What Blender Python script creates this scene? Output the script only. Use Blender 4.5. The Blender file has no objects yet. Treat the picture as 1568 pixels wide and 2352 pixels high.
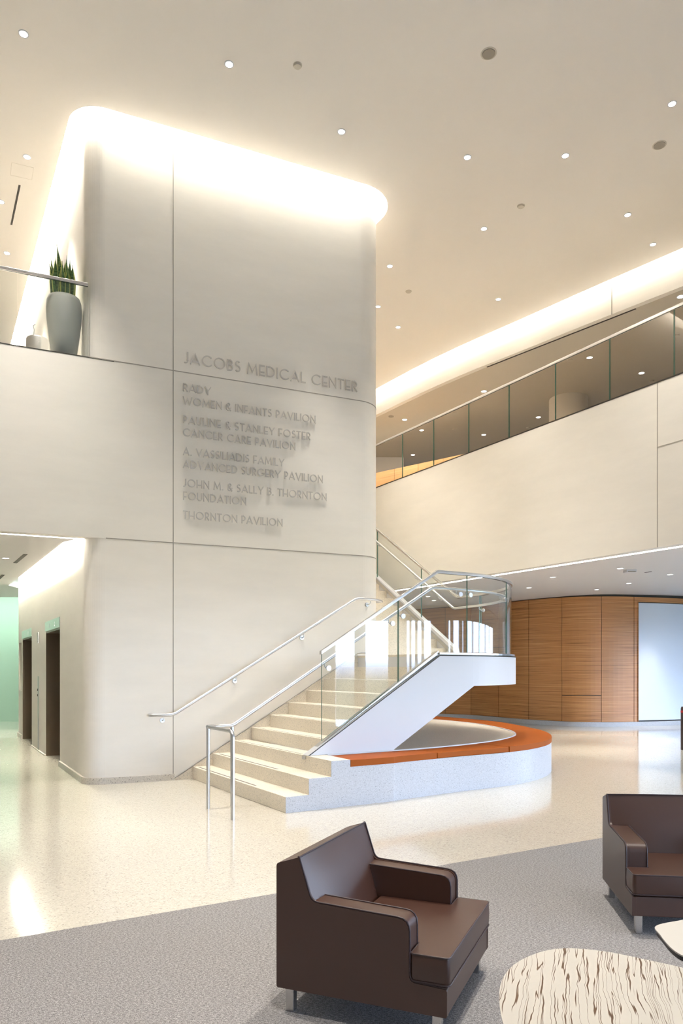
import bpy, math, random
from mathutils import Vector, Matrix
from mathutils.geometry import tessellate_polygon
random.seed(7)
S = bpy.context.scene
COL = S.collection

# ------------------------------------------------------------------ camera, world, big lights, exposure
EYE, FPX, CX, HY = 1.5, 1700.0, 784.0, 1537.0      # eye height (m), focal length and horizon of the 1568x2352 frame
cam = bpy.data.cameras.new('camera'); cam_o = bpy.data.objects.new('camera', cam); COL.objects.link(cam_o)
cam.sensor_fit = 'HORIZONTAL'; cam.sensor_width = 24.0; cam.lens = 24.0*FPX/1568.0
cam.shift_y = (HY-1176.0)/1568.0
cam.clip_start = 0.05; cam.clip_end = 200
cam_o.location = (0, 0, EYE); cam_o.rotation_euler = (math.pi/2, 0, 0)
S.camera = cam_o
S.view_settings.view_transform = 'Standard'; S.view_settings.look = 'None'
S.view_settings.gamma = 1.0; S.view_settings.use_curve_mapping = False
S.view_settings.exposure = 1.2

world = bpy.data.worlds.new('world'); S.world = world; world.use_nodes = True
wt = world.node_tree; wt.nodes.clear()
w_tc = wt.nodes.new('ShaderNodeTexCoord'); w_sx = wt.nodes.new('ShaderNodeSeparateXYZ'); w_r = wt.nodes.new('ShaderNodeValToRGB')
w_m = wt.nodes.new('ShaderNodeMath'); w_m.operation = 'MULTIPLY_ADD'; w_m.inputs[1].default_value = 0.5; w_m.inputs[2].default_value = 0.5
w_bg = wt.nodes.new('ShaderNodeBackground'); w_o = wt.nodes.new('ShaderNodeOutputWorld')
wt.links.new(w_tc.outputs['Generated'], w_sx.inputs[0]); wt.links.new(w_sx.outputs[2], w_m.inputs[0]); wt.links.new(w_m.outputs[0], w_r.inputs[0])
wt.links.new(w_r.outputs[0], w_bg.inputs[0]); wt.links.new(w_bg.outputs[0], w_o.inputs[0])
els = w_r.color_ramp.elements; els.new(0.5); els.new(0.5); els.new(0.5); els.new(0.5)
for e_, (p_, c_) in zip(els, [(0.44, (0.045, 0.06, 0.055)), (0.492, (0.06, 0.085, 0.085)), (0.4985, (0.16, 0.21, 0.32)), (0.5035, (0.24, 0.33, 0.50)), (0.507, (0.62, 0.78, 1.0)), (0.75, (0.42, 0.60, 1.0))]):
    e_.position = p_; e_.color = (*c_, 1)
K_SKY = 9.4
w_bg.inputs[1].default_value = K_SKY

K_DOWN, K_COVE, K_SLOT = 620.0, 30.0, 6.0

def area_light(name, loc, target, sx, sy, power, color):
    l = bpy.data.lights.new(name, 'AREA'); l.shape = 'RECTANGLE'; l.size = sx; l.size_y = sy
    l.energy = power; l.color = color
    o = bpy.data.objects.new(name, l); COL.objects.link(o); o.location = loc
    o.rotation_euler = (Vector(target)-Vector(loc)).to_track_quat('-Z', 'Z').to_euler()
    return o
# daylight entering through the window wall on the right (the light stands outside the glazing line)
WD = Vector((0.41, 0.912)).normalized()            # run of the window wall
WO = Vector((12.3, 3.7))
WNI = Vector((-WD.y, WD.x))                        # into the room
pc_ = WO+WD*0.3; pt_ = pc_+WNI
po = area_light('daylight_portal', (pc_.x-WNI.x*0.35, pc_.y-WNI.y*0.35, 1.48), (pt_.x, pt_.y, 1.48), 26.0, 2.96, 1.0, (1, 1, 1))
po.data.cycles.is_portal = True

# ------------------------------------------------------------------ helpers
class MB:
    def __init__(s): s.v = []; s.f = []; s.m = []
    def add(s, vs, fs, mi=0):
        b = len(s.v); s.v += [tuple(p) for p in vs]
        s.f += [tuple(i+b for i in f) for f in fs]; s.m += [mi]*len(fs); return s
    def prism(s, poly, z0, z1, mi=0, top=None, side=None):
        n = len(poly)
        a = sum(poly[i][0]*poly[(i+1) % n][1]-poly[(i+1) % n][0]*poly[i][1] for i in range(n))
        if a < 0: poly = list(reversed(poly))
        zf0 = z0 if callable(z0) else (lambda x, y: z0)
        zf1 = z1 if callable(z1) else (lambda x, y: z1)
        vs = [(x, y, zf0(x, y)) for x, y in poly]+[(x, y, zf1(x, y)) for x, y in poly]
        tri = tessellate_polygon([[Vector((x, y, 0)) for x, y in poly]])
        def up(t):
            A, B, C = [poly[i] for i in t]
            return t if (B[0]-A[0])*(C[1]-A[1])-(B[1]-A[1])*(C[0]-A[0]) > 0 else (t[0], t[2], t[1])
        tri = [up(t) for t in tri]
        s.add(vs, [(i, (i+1) % n, (i+1) % n+n, i+n) for i in range(n)], mi if side is None else side)
        b = len(s.v)-2*n
        for t in tri:
            s.f.append(tuple(i+n+b for i in t)); s.m.append(mi if top is None else top)
            s.f.append(tuple(i+b for i in reversed(t))); s.m.append(mi)
        return s
    def box(s, x0, x1, y0, y1, z0, z1, mi=0):
        return s.prism([(x0, y0), (x1, y0), (x1, y1), (x0, y1)], z0, z1, mi)
    def extr(s, prof, axis_o, u, v, w, w0, w1, mi=0):
        """profile (a,b) in plane u,v extruded along w from w0 to w1"""
        n = len(prof); O = Vector(axis_o)
        P = lambda a, b, c: O+Vector(u)*a+Vector(v)*b+Vector(w)*c
        vs = [P(a, b, w0) for a, b in prof]+[P(a, b, w1) for a, b in prof]
        tri = tessellate_polygon([[Vector((a, b, 0)) for a, b in prof]])
        s.add(vs, [(i, (i+1) % n, (i+1) % n+n, i+n) for i in range(n)]+[tuple(t) for t in tri]+[tuple(i+n for i in reversed(t)) for t in tri], mi)
        return s
    def tube(s, path, r, seg=10, cap=True, closed=False, mi=0, ry=None):
        P = [Vector(p) for p in path]; n = len(P); rings = []; prev = None
        for i, p in enumerate(P):
            if closed: t = (P[(i+1) % n]-P[i-1])
            else: t = (P[min(i+1, n-1)]-P[max(i-1, 0)])
            t.normalize()
            ref = Vector((0, 0, 1)) if abs(t.z) < 0.95 else Vector((1, 0, 0))
            if prev is not None:
                x = prev-t*prev.dot(t)
                if x.length < 1e-6: x = ref.cross(t)
            else: x = ref.cross(t)
            x.normalize(); prev = x; y = t.cross(x)
            rr = r[i] if isinstance(r, (list, tuple)) else r
            rings.append([p+x*math.cos(a)*rr+y*math.sin(a)*(ry or rr) for a in [2*math.pi*k/seg for k in range(seg)]])
        vs = [q for R in rings for q in R]; fs = []
        m = n if closed else n-1
        for i in range(m):
            a = i*seg; b = ((i+1) % n)*seg
            for k in range(seg): fs.append((a+k, a+(k+1) % seg, b+(k+1) % seg, b+k))
        if cap and not closed:
            fs.append(tuple(reversed(range(seg)))); fs.append(tuple((n-1)*seg+k for k in range(seg)))
        return s.add(vs, fs, mi)
    def ribbon(s, path, zs, thick, mi=0, edge=None, inward=None):
        """vertical strip along a plan path; zs = list of (zlow, zhigh) per point"""
        n = len(path); P = [Vector((p[0], p[1])) for p in path]; L = []; R = []
        for i in range(n):
            t = (P[min(i+1, n-1)]-P[max(i-1, 0)]).normalized(); nn = Vector((t.y, -t.x))*thick/2
            L.append(P[i]+nn); R.append(P[i]-nn)
        vs = []
        for i in range(n):
            z0, z1 = zs[i]
            vs += [(L[i].x, L[i].y, z0), (L[i].x, L[i].y, z1), (R[i].x, R[i].y, z1), (R[i].x, R[i].y, z0)]
        e = mi if edge is None else edge
        for i in range(n-1):
            a = 4*i; b = a+4
            s_f = [(a, b, b+1, a+1), (a+3, a+2, b+2, b+3)]
            s.f += [tuple(q+len(s.v) for q in f) for f in s_f]; s.m += [mi]*2
            s_f = [(a+1, b+1, b+2, a+2), (a, a+3, b+3, b)]
            s.f += [tuple(q+len(s.v) for q in f) for f in s_f]; s.m += [e]*2
        k = 4*(n-1)
        for f in [(0, 1, 2, 3), (k, k+3, k+2, k+1)]:
            s.f.append(tuple(q+len(s.v) for q in f)); s.m.append(e)
        s.v += vs; return s
    def lathe(s, prof, c=(0, 0, 0), seg=32, mi=0):
        vs = []; fs = []; n = len(prof)
        for r, z in prof:
            for k in range(seg):
                a = 2*math.pi*k/seg; vs.append((c[0]+r*math.cos(a), c[1]+r*math.sin(a), c[2]+z))
        for i in range(n-1):
            for k in range(seg):
                fs.append((i*seg+k, i*seg+(k+1) % seg, (i+1)*seg+(k+1) % seg, (i+1)*seg+k))
        fs.append(tuple(reversed(range(seg)))); fs.append(tuple((n-1)*seg+k for k in range(seg)))
        return s.add(vs, fs, mi)

def obj(name, mb, mats, parent=None, smooth=False, bevel=0, bseg=2, local=False, angle=None, **props):
    me = bpy.data.meshes.new(name); me.from_pydata(mb.v, [], mb.f)
    mats = mats if isinstance(mats, (list, tuple)) else [mats]
    for m in mats: me.materials.append(m)
    for p, i in zip(me.polygons, mb.m): p.material_index = i; p.use_smooth = smooth
    me.update()
    o = bpy.data.objects.new(name, me); COL.objects.link(o)
    if smooth and angle is not False:
        try: me.set_sharp_from_angle(angle=math.radians(angle or 40))
        except Exception: pass
    if parent is not None:
        o.parent = parent
        if not local and parent.type == 'EMPTY':
            o.matrix_parent_inverse = Matrix.Translation(parent.location).inverted()
    if bevel:
        b = o.modifiers.new('bevel', 'BEVEL'); b.width = bevel; b.segments = bseg; b.limit_method = 'ANGLE'; b.angle_limit = math.radians(35)
        for p in me.polygons: p.use_smooth = True
        w = o.modifiers.new('wn', 'WEIGHTED_NORMAL')
    for k, v in props.items(): o[k] = v
    return o
def thing(name, label, cat, loc=(0, 0, 0), rz=0, group=None):
    o = bpy.data.objects.new(name, None); COL.objects.link(o); o.location = loc; o.rotation_euler = (0, 0, rz)
    o.empty_display_size = 0.1; o['label'] = label; o['category'] = cat
    if group: o['group'] = group
    return o
def struct(name, mb, mats, **k): return obj(name, mb, mats, kind='structure', **k)
def px(x, y, z):
    """point of the place that stands at height z on the sight line of frame pixel x, y"""
    D = (EYE-z)*FPX/(y-HY); return Vector(((x-CX)/FPX*D, D, z))

# ------------------------------------------------------------------ materials
def mat(name, color, rough=0.5, metal=0.0, spec=0.5, coat=0.0):
    m = bpy.data.materials.new(name); m.use_nodes = True
    b = m.node_tree.nodes['Principled BSDF']
    b.inputs['Base Color'].default_value = (*color, 1); b.inputs['Roughness'].default_value = rough
    b.inputs['Metallic'].default_value = metal; b.inputs['Specular IOR Level'].default_value = spec
    b.inputs['Coat Weight'].default_value = coat
    return m
def nd(m, t, **kw):
    n = m.node_tree.nodes.new(t)
    for k, v in kw.items(): setattr(n, k, v)
    return n
def coords(m, scale=(1, 1, 1)):
    tc = nd(m, 'ShaderNodeTexCoord'); mp = nd(m, 'ShaderNodeMapping'); mp.inputs['Scale'].default_value = scale
    m.node_tree.links.new(tc.outputs['Object'], mp.inputs['Vector']); return mp.outputs['Vector']
def noise(m, vec, scale, detail=3, rough=0.5):
    n = nd(m, 'ShaderNodeTexNoise'); n.inputs['Scale'].default_value = scale; n.inputs['Detail'].default_value = detail
    n.inputs['Roughness'].default_value = rough; m.node_tree.links.new(vec, n.inputs['Vector']); return n
def ramp(m, fac, stops):
    r = nd(m, 'ShaderNodeValToRGB'); e = r.color_ramp.elements
    while len(e) < len(stops): e.new(0.5)
    for el, (p, c) in zip(e, stops): el.position = p; el.color = (*c, 1)
    m.node_tree.links.new(fac, r.inputs[0]); return r
def bump(m, fac, strength, dist=0.01):
    b = nd(m, 'ShaderNodeBump'); b.inputs['Strength'].default_value = strength; b.inputs['Distance'].default_value = dist
    m.node_tree.links.new(fac, b.inputs['Height']); m.node_tree.links.new(b.outputs[0], m.node_tree.nodes['Principled BSDF'].inputs['Normal'])
def mixc(m, fac, a, b):
    x = nd(m, 'ShaderNodeMix', data_type='RGBA'); L = m.node_tree.links
    if hasattr(fac, 'links') or hasattr(fac, 'is_linked'): L.new(fac, x.inputs['Factor'])
    else: x.inputs['Factor'].default_value = fac
    for s, i in ((a, 'A'), (b, 'B')):
        tgt = [q for q in x.inputs if q.name == i and q.type == 'RGBA'][0]
        if isinstance(s, tuple): tgt.default_value = (*s, 1)
        else: L.new(s, tgt)
    return [q for q in x.outputs if q.type == 'RGBA'][0]
def base(m, sock): m.node_tree.links.new(sock, m.node_tree.nodes['Principled BSDF'].inputs['Base Color'])

def plaster(name, c, amp=0.03):
    m = mat(name, c, 0.55, spec=0.25)
    v = coords(m, (1, 1, 4)); n = noise(m, v, 0.9, 6, 0.65)
    lo = tuple(max(0, q*(1-amp)) for q in c); hi = tuple(min(1, q*(1+amp)) for q in c)
    base(m, ramp(m, n.outputs['Fac'], [(0.3, lo), (0.7, hi)]).outputs[0])
    n2 = noise(m, coords(m), 60, 3); bump(m, n2.outputs['Fac'], 0.04, 0.002)
    return m
M_WALL = plaster('plaster_tower', (0.87, 0.825, 0.755), 0.03)
M_CEIL = plaster('paint_ceiling', (0.90, 0.85, 0.785), 0.01)
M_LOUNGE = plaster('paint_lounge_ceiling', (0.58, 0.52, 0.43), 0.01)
M_LOWCEIL = plaster('paint_low_ceiling', (0.76, 0.735, 0.725), 0.01)
M_WHITE = mat('paint_white', (0.68, 0.68, 0.70), 0.4, spec=0.3)
M_SEAM = mat('seam_shadow_gap', (0.38, 0.35, 0.30), 0.7)
M_DARK = mat('dark_reveal', (0.035, 0.028, 0.02), 0.6)
M_OUT = mat('outer_wall_paint', (0.80, 0.755, 0.68), 0.6)

def terrazzo(name, c, rough=0.1, chips=70.0, dark=0.5, polish=0.5):
    m = mat(name, c, rough, spec=polish); v = coords(m)
    vo = nd(m, 'ShaderNodeTexVoronoi'); vo.inputs['Scale'].default_value = chips; m.node_tree.links.new(v, vo.inputs['Vector'])
    sep = nd(m, 'ShaderNodeSeparateColor'); m.node_tree.links.new(vo.outputs['Color'], sep.inputs[0])
    a = tuple(q*dark for q in c); b_ = tuple(q*0.86 for q in c); h = tuple(min(1, q*1.12) for q in c)
    r = ramp(m, sep.outputs[0], [(0.0, a), (0.035, a), (0.06, b_), (0.30, c), (0.72, c), (0.9, h)])
    base(m, r.outputs[0]); return m
M_FLOOR = terrazzo('terrazzo_floor', (0.56, 0.52, 0.45), 0.10, 110, 0.7, 0.5)
M_TERR = terrazzo('terrazzo_stair', (0.77, 0.70, 0.59), 0.35, 170, 0.6, 0.3)
M_TERRCOOL = terrazzo('terrazzo_cool_daylight', (0.50, 0.50, 0.52), 0.35, 170, 0.6, 0.3)  # same terrazzo as the stair, cool daylight put into its colour
M_BASE = terrazzo('terrazzo_base', (0.62, 0.57, 0.50), 0.3, 110, 0.5, 0.3)

def m_carpet():
    m = mat('carpet_grey_loop', (0.3, 0.28, 0.28), 0.95, spec=0.1)
    v = coords(m, (1, 1, 1)); n = noise(m, v, 260, 2, 0.7)
    mp = nd(m, 'ShaderNodeMapping'); tc = nd(m, 'ShaderNodeTexCoord')
    mp.inputs['Rotation'].default_value = (0, 0, math.radians(-31)); mp.inputs['Scale'].default_value = (75, 130, 1)
    m.node_tree.links.new(tc.outputs['Object'], mp.inputs['Vector'])
    n2 = noise(m, mp.outputs['Vector'], 1.0, 3, 0.7)
    f = mixc(m, 0.42, n.outputs['Fac'], n2.outputs['Fac'])
    base(m, ramp(m, f, [(0.38, (0.085, 0.078, 0.08)), (0.5, (0.235, 0.222, 0.222)), (0.62, (0.46, 0.44, 0.43))]).outputs[0])
    bump(m, f, 0.5, 0.006); return m
M_CARPET = m_carpet()

def m_wood(name='zebra_veneer', c0=(0.19, 0.070, 0.020), c1=(0.50, 0.225, 0.080), c2=(0.68, 0.37, 0.155)):
    m = mat(name, c1, 0.36, spec=0.45)
    n = noise(m, coords(m, (0.35, 0.35, 26)), 1.6, 6, 0.62)
    n2 = noise(m, coords(m, (0.6, 0.6, 120)), 1.2, 3, 0.6)
    f = mixc(m, 0.4, n.outputs['Fac'], n2.outputs['Fac'])
    base(m, ramp(m, f, [(0.37, c0), (0.46, c1), (0.53, c1), (0.63, c2)]).outputs[0])
    return m
M_WOOD = m_wood()
M_STEEL = mat('brushed_stainless', (0.55, 0.545, 0.54), 0.27, 1.0)
M_CHROME = mat('satin_chrome', (0.58, 0.585, 0.60), 0.30, 1.0)
M_LETTER = mat('brushed_letter_metal', (0.64, 0.605, 0.56), 0.36, 0.5)
M_BRONZE = mat('elevator_bronze', (0.21, 0.165, 0.12), 0.38, 0.85)
M_REFLSTEEL = mat('header_steel', (0.60, 0.66, 0.61), 0.3, 0.9)  # green reflection put into the base colour of plain steel
M_MINT = mat('mint_back_painted_glass', (0.44, 0.62, 0.50), 0.35, spec=0.4)
M_ORANGE = mat('orange_vinyl', (0.32, 0.075, 0.006), 0.6, spec=0.15)
M_LEATHER = None
def m_leather():
    m = mat('brown_leather', (0.048, 0.017, 0.009), 0.40, spec=0.7)
    v = coords(m); vo = nd(m, 'ShaderNodeTexVoronoi'); vo.inputs['Scale'].default_value = 420; m.node_tree.links.new(v, vo.inputs['Vector'])
    bump(m, vo.outputs['Distance'], 0.06, 0.001); return m
M_LEATHER = m_leather()
M_PIPING = mat('leather_piping', (0.035, 0.02, 0.022), 0.45)
M_PLANTER = mat('grey_planter', (0.40, 0.41, 0.385), 0.5, spec=0.3)
M_SOIL = mat('soil', (0.05, 0.04, 0.03), 0.9)
M_STRIP = mat('grey_grip_strip', (0.23, 0.21, 0.19), 0.8)
M_PANEL = mat('white_wall_panel', (0.74, 0.79, 0.88), 0.35, spec=0.4)
M_GRILLE = mat('speaker_grille', (0.36, 0.32, 0.26), 0.7)
M_PLATE = mat('ceiling_plate', (0.62, 0.57, 0.48), 0.6)
M_RED = mat('red_band', (0.6, 0.02, 0.03), 0.5)
M_BROWNPL = mat('dark_brown_plastic', (0.06, 0.04, 0.04), 0.5)

def emis(name, color, s):
    m = bpy.data.materials.new(name); m.use_nodes = True; n = m.node_tree; n.nodes.clear()
    e = n.nodes.new('ShaderNodeEmission'); e.inputs[0].default_value = (*color, 1); e.inputs[1].default_value = s
    o = n.nodes.new('ShaderNodeOutputMaterial'); n.links.new(e.outputs[0], o.inputs[0]); return m
M_COVE = emis('cove_led', (1.0, 0.95, 0.84), K_COVE)
M_COVED = emis('cove_led_down', (1.0, 0.95, 0.84), 37.0)
M_COVED2 = emis('cove_led_soft', (1.0, 0.94, 0.82), 6.0)
M_COVE2 = emis('cove_led_right', (1.0, 0.95, 0.84), 15.0)
M_COVEL = emis('lobby_cove_led', (1.0, 0.97, 0.84), 190.0)
M_COVEG = emis('mint_cove_led', (0.86, 1.0, 0.90), 14)
M_SLOT = emis('slot_led', (1.0, 0.95, 0.85), K_SLOT)
M_LENS = emis('downlight_lens', (1.0, 0.97, 0.92), 14)
M_LENSS = emis('downlight_lens_small', (1.0, 0.96, 0.90), 5)
M_WARM = emis('warm_led', (1.0, 0.72, 0.38), 22)

def glass(name, tint, ior=1.5, rough=0.0):
    m = bpy.data.materials.new(name); m.use_nodes = True; n = m.node_tree; n.nodes.clear()
    t = n.nodes.new('ShaderNodeBsdfTransparent'); t.inputs[0].default_value = (*tint, 1)
    g = n.nodes.new('ShaderNodeBsdfGlossy'); g.inputs['Roughness'].default_value = rough; g.inputs[0].default_value = (0.95, 0.97, 1, 1)
    ge = n.nodes.new('ShaderNodeNewGeometry'); dp = n.nodes.new('ShaderNodeVectorMath'); dp.operation = 'DOT_PRODUCT'
    n.links.new(ge.outputs['Incoming'], dp.inputs[0]); n.links.new(ge.outputs['Normal'], dp.inputs[1])
    def mth(op, a, b=None):
        k = n.nodes.new('ShaderNodeMath'); k.operation = op
        for i, q in enumerate((a, b)):
            if q is None: continue
            if isinstance(q, (int, float)): k.inputs[i].default_value = q
            else: n.links.new(q, k.inputs[i])
        return k.outputs[0]
    f0 = ((ior-1)/(ior+1))**2
    sch = mth('POWER', mth('SUBTRACT', 1.0, mth('ABSOLUTE', dp.outputs['Value'])), 5.0)
    fo = mth('ADD', mth('MULTIPLY', sch, 1-f0), f0)
    x = n.nodes.new('ShaderNodeMixShader'); o = n.nodes.new('ShaderNodeOutputMaterial')
    n.links.new(fo, x.inputs[0]); n.links.new(t.outputs[0], x.inputs[1]); n.links.new(g.outputs[0], x.inputs[2]); n.links.new(x.outputs[0], o.inputs[0])
    return m
M_GLASS = glass('clear_glass', (0.965, 0.975, 0.965), 1.5)
M_GLASSB = glass('bronze_tint_glass', (0.83, 0.80, 0.755), 1.45)
M_GEDGE = mat('glass_edge_green', (0.10, 0.22, 0.17), 0.15, spec=0.6)

# ------------------------------------------------------------------ plan of the place
Z1, Z2, ZC, ZL = 3.21, 5.54, 8.69, 8.14            # fascia underside, balcony edge, hall ceiling, lounge ceiling
V2 = lambda a, b: Vector((a, b))
df = V2(0.915, 0.404).normalized(); nout = V2(df.y, -df.x)      # tower front
A0 = V2(-2.279, 10.01)
dl = V2(-0.4889, 0.8724).normalized(); nl = V2(-dl.y, -(-dl.x))  # tower left side
nl = V2(-0.8724, -0.4889).normalized()
L0 = V2(-3.407, 9.767)
dr = V2(-0.5, 0.866); nr = V2(0.866, 0.5)
def isect(p, d, q, e):
    den = d.x*e.y-d.y*e.x; w = q-p; return p+d*((w.x*e.y-w.y*e.x)/den)
def arc(c, r, a0, a1, n):
    return [c+V2(math.cos(a0+(a1-a0)*i/n), math.sin(a0+(a1-a0)*i/n))*r for i in range(n+1)]
ang = lambda v: math.atan2(v.y, v.x)
RC = 0.42
cR = A0+df*2.803-nout*RC                      # centre of right corner
cornerL = isect(A0, df, L0, dl)
RL = 0.25
cL = isect(A0-nout*RL, df, L0-nl*RL, dl)
endL = L0+dl*8.29
cB = endL - dl*0.45 - nl*0.45                 # back-left rounding
backn = V2(-nout.x, -nout.y)                  # rear face outward normal
rear_p = cB+backn*0.45
def tower_path(off):
    """outline of the tower, pushed outward; starts at the rear left, runs to the front, round to the right side"""
    p = []
    p += [cB+v for v in [V2(math.cos(t), math.sin(t))*(0.45+off) for t in [ang(backn)+(ang(nl)+2*math.pi-ang(backn))*i/10 for i in range(11)]]]
    p += [cL+V2(math.cos(t), math.sin(t))*(RL+off) for t in [ang(nl)+(ang(nout)-ang(nl))*i/12 for i in range(13)]]
    p += [cR+V2(math.cos(t), math.sin(t))*(RC+off) for t in [ang(nout)+(ang(nr)-ang(nout))*i/16 for i in range(17)]]
    rs = cR+nr*(RC+off); re = isect(rs, dr, rear_p+backn*off, df)
    p += [re]
    return p

# ------------------------------------------------------------------ structure: floor, outer walls, window wall
def wpt(j, off=0.0): return WO+WD*j-WNI*off
jA = (-9-3.7)/WD.y; jB = (30-3.7)/WD.y
fl = MB().prism([(-14, -9), tuple(wpt(jA)), tuple(wpt(jB)), (-14, 30)], -0.3, 0.0)
struct('floor', fl, M_FLOOR)
cA, cBp = px(0, 2165, 0), px(1384, 1927, 0)
cd = (V2(cBp.x, cBp.y)-V2(cA.x, cA.y)).normalized(); cn = V2(cd.y, -cd.x); c0 = V2(cA.x, cA.y)
cp = [c0-cd*5, c0+cd*12, c0+cd*10.4+cn*9, c0-cd*5+cn*9]
cp = [c0-cd*4.5, c0+cd*10.5, c0+cd*9.0+cn*8, c0-cd*4.5+cn*8]
rug = obj('carpet', MB().prism([tuple(p) for p in cp], 0.0, 0.012), M_CARPET)
rug['label'] = 'large mottled grey loop carpet area under the armchairs'; rug['category'] = 'carpet'
struct('wall_left', MB().box(-14.2, -14, -9, 30, 0, 9.2), M_OUT)
struct('wall_rear', MB().box(-14.2, 7.0, -9.2, -9, 0, 9.2), M_OUT)
struct('wall_far', MB().box(-14.2, 24.5, 30, 30.2, 0, 9.2), M_OUT)
w = MB(); hw = 2.95
q = lambda j0, j1, o0, o1: [tuple(wpt(j0, o0)), tuple(wpt(j1, o0)), tuple(wpt(j1, o1)), tuple(wpt(j0, o1))]
w.prism(q(jA, jB, 0, 0.25), hw, 9.2)
w.prism(q(jA, -12.5, 0, 0.25), 0, hw); w.prism(q(13, jB, 0, 0.25), 0, hw)
struct('wall_right', w, M_OUT)
k = 1
for j, jw in ((-12.5, .3), (-9.6, .4), (-7.0, .3), (-5.0, .3), (-2.3, .8), (-.93, .33), (.07, .56), (.70, .07), (.87, .08), (1.06, .08), (1.34, .52), (1.92, .08), (2.17, .09), (2.35, .6), (4.6, .3), (6.6, .3), (8.8, .3), (10.6, .3), (12.7, .3)):
    struct('trim_%d' % (k if k < 20 else k+40), MB().prism(q(j, j+jw, -0.02, 0.3), 0, hw), M_OUT); k += 1

# ------------------------------------------------------------------ tower
def holed_wall(mb, P, d, length, z0, z1, holes, mi=0):
    xs = sorted({0.0, length} | {h[0] for h in holes} | {h[1] for h in holes})
    zs = sorted({z0, z1} | {h[2] for h in holes} | {h[3] for h in holes})
    for a, b in zip(xs, xs[1:]):
        for c, e in zip(zs, zs[1:]):
            if any(h[0] <= a and b <= h[1] and h[2] <= c and e <= h[3] for h in holes): continue
            p, r = P+d*a, P+d*b
            mb.add([(p.x, p.y, c), (r.x, r.y, c), (r.x, r.y, e), (p.x, p.y, e)], [(0, 1, 2, 3)], mi)
DOORS = [(1.942, 3.49), (5.46, 7.05)]
NICHE = (7.26, 7.80, 1.02, 2.09)
tp = tower_path(0.0); TOP = 9.05
mb = MB(); n = len(tp)
iL0, iL1 = 10, 11                                # the straight left side runs from tp[10] back to tp[11]
for i in range(n):
    a, b = tp[i], tp[(i+1) % n]
    if i == iL0:
        ln = (a-b).length; off = (b-L0).dot(dl)
        holes = [(s0-off, s1-off, 0.0, 2.15) for s0, s1 in DOORS]+[(NICHE[0]-off, NICHE[1]-off, NICHE[2], NICHE[3])]
        holed_wall(mb, b, dl, ln, 0, TOP, holes)
    else:
        mb.add([(a.x, a.y, 0), (b.x, b.y, 0), (b.x, b.y, TOP), (a.x, a.y, TOP)], [(0, 1, 2, 3)])
tw = struct('wall_front', mb, M_WALL, smooth=True, angle=25)
# horizontal seams and the tall one
def on_front(xpix):
    u = (xpix-CX)/FPX; t = (u*A0.y-A0.x)/(df.x-u*df.y); return t
def band(path, z0, z1, th): return MB().ribbon([tuple(p) for p in path], [(z0, z1)]*len(path), th)
fr = tower_path(0.0015)
seamp = fr[11:-1]+[fr[-2]+dr*3]
i243 = A0+df*on_front(243)+nout*0.0015
struct('trim_20', band([i243]+[p for p in seamp[13:]], Z1-0.006, Z1+0.006, 0.004), M_SEAM)
struct('trim_21', band([A0+df*on_front(205)+nout*0.0015]+[p for p in seamp[13:]], Z2-0.006, Z2+0.006, 0.004), M_SEAM)
t4 = A0+df*on_front(397.6)
struct('trim_22', MB().prism([tuple(t4+df*x+nout*y) for x, y in ((-0.006, 0.0), (0.006, 0.0), (0.006, 0.003), (-0.006, 0.003))], 0.08, 8.95), M_SEAM)
# base board of the tower, cut at the elevator doors
bo = tower_path(0.014)
def seg_left(s): return L0+dl*s+nl*0.014
struct('baseboard_left', MB().ribbon([tuple(p) for p in bo[:11]]+[tuple(seg_left(DOORS[1][1]+0.02))], [(0, 0.085)]*12, 0.03), M_BASE)
struct('baseboard_middle', MB().ribbon([tuple(seg_left(DOORS[1][0]-0.02)), tuple(seg_left(DOORS[0][1]+0.02))], [(0, 0.02)]*2, 0.03), M_BASE)
fb = [seg_left(DOORS[0][0]-0.02)]+bo[11:24]+[A0+df*on_front(400)+nout*0.014]
struct('baseboard_front', MB().ribbon([tuple(p) for p in fb], [(0, 0.085)]*len(fb), 0.03), M_BASE)

# ------------------------------------------------------------------ main ceiling with its coves
edge_px = [(863.4, 893.3), (905.9, 869.2), (951.8, 845.1), (997.8, 821), (1043.7, 799.2), (1089.6, 779.2), (1135.5, 759.5), (1181.4, 739.5), (1220, 723.4), (1253.9, 706.9), (1322.8, 674.8), (1403.2, 641.5), (1483.5, 605.9), (1568, 569.2)]
E = [V2(*px(x, y, ZC)[:2]) for x, y in edge_px]
def smooth(P, k=6):
    for _ in range(k): P = [P[0]]+[(P[i-1]+P[i]*2+P[i+1])/4 for i in range(1, len(P)-1)]+[P[-1]]
    return P
E = smooth(E, 3)
E = [E[0]+(E[0]-E[2]).normalized()*11.5, E[0]+(E[0]-E[2]).normalized()*4]+E
dE = (E[-1]-E[-3]).normalized()
e1_ = E[-1]+dE*4+V2(0.35, 0); e2_ = e1_+V2(0.76, -0.65)*5
E += [E[-1]+dE*2+V2(0.1, 0), e1_, V2(12.0, 3.2)]
def offset(P, d):
    out = []
    for i in range(len(P)):
        t = (P[min(i+1, len(P)-1)]-P[max(i-1, 0)]).normalized(); out.append(P[i]+V2(-t.y, t.x)*d)   # left of travel = lounge side
    return out
bandE = offset(E, 0.20)
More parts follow.
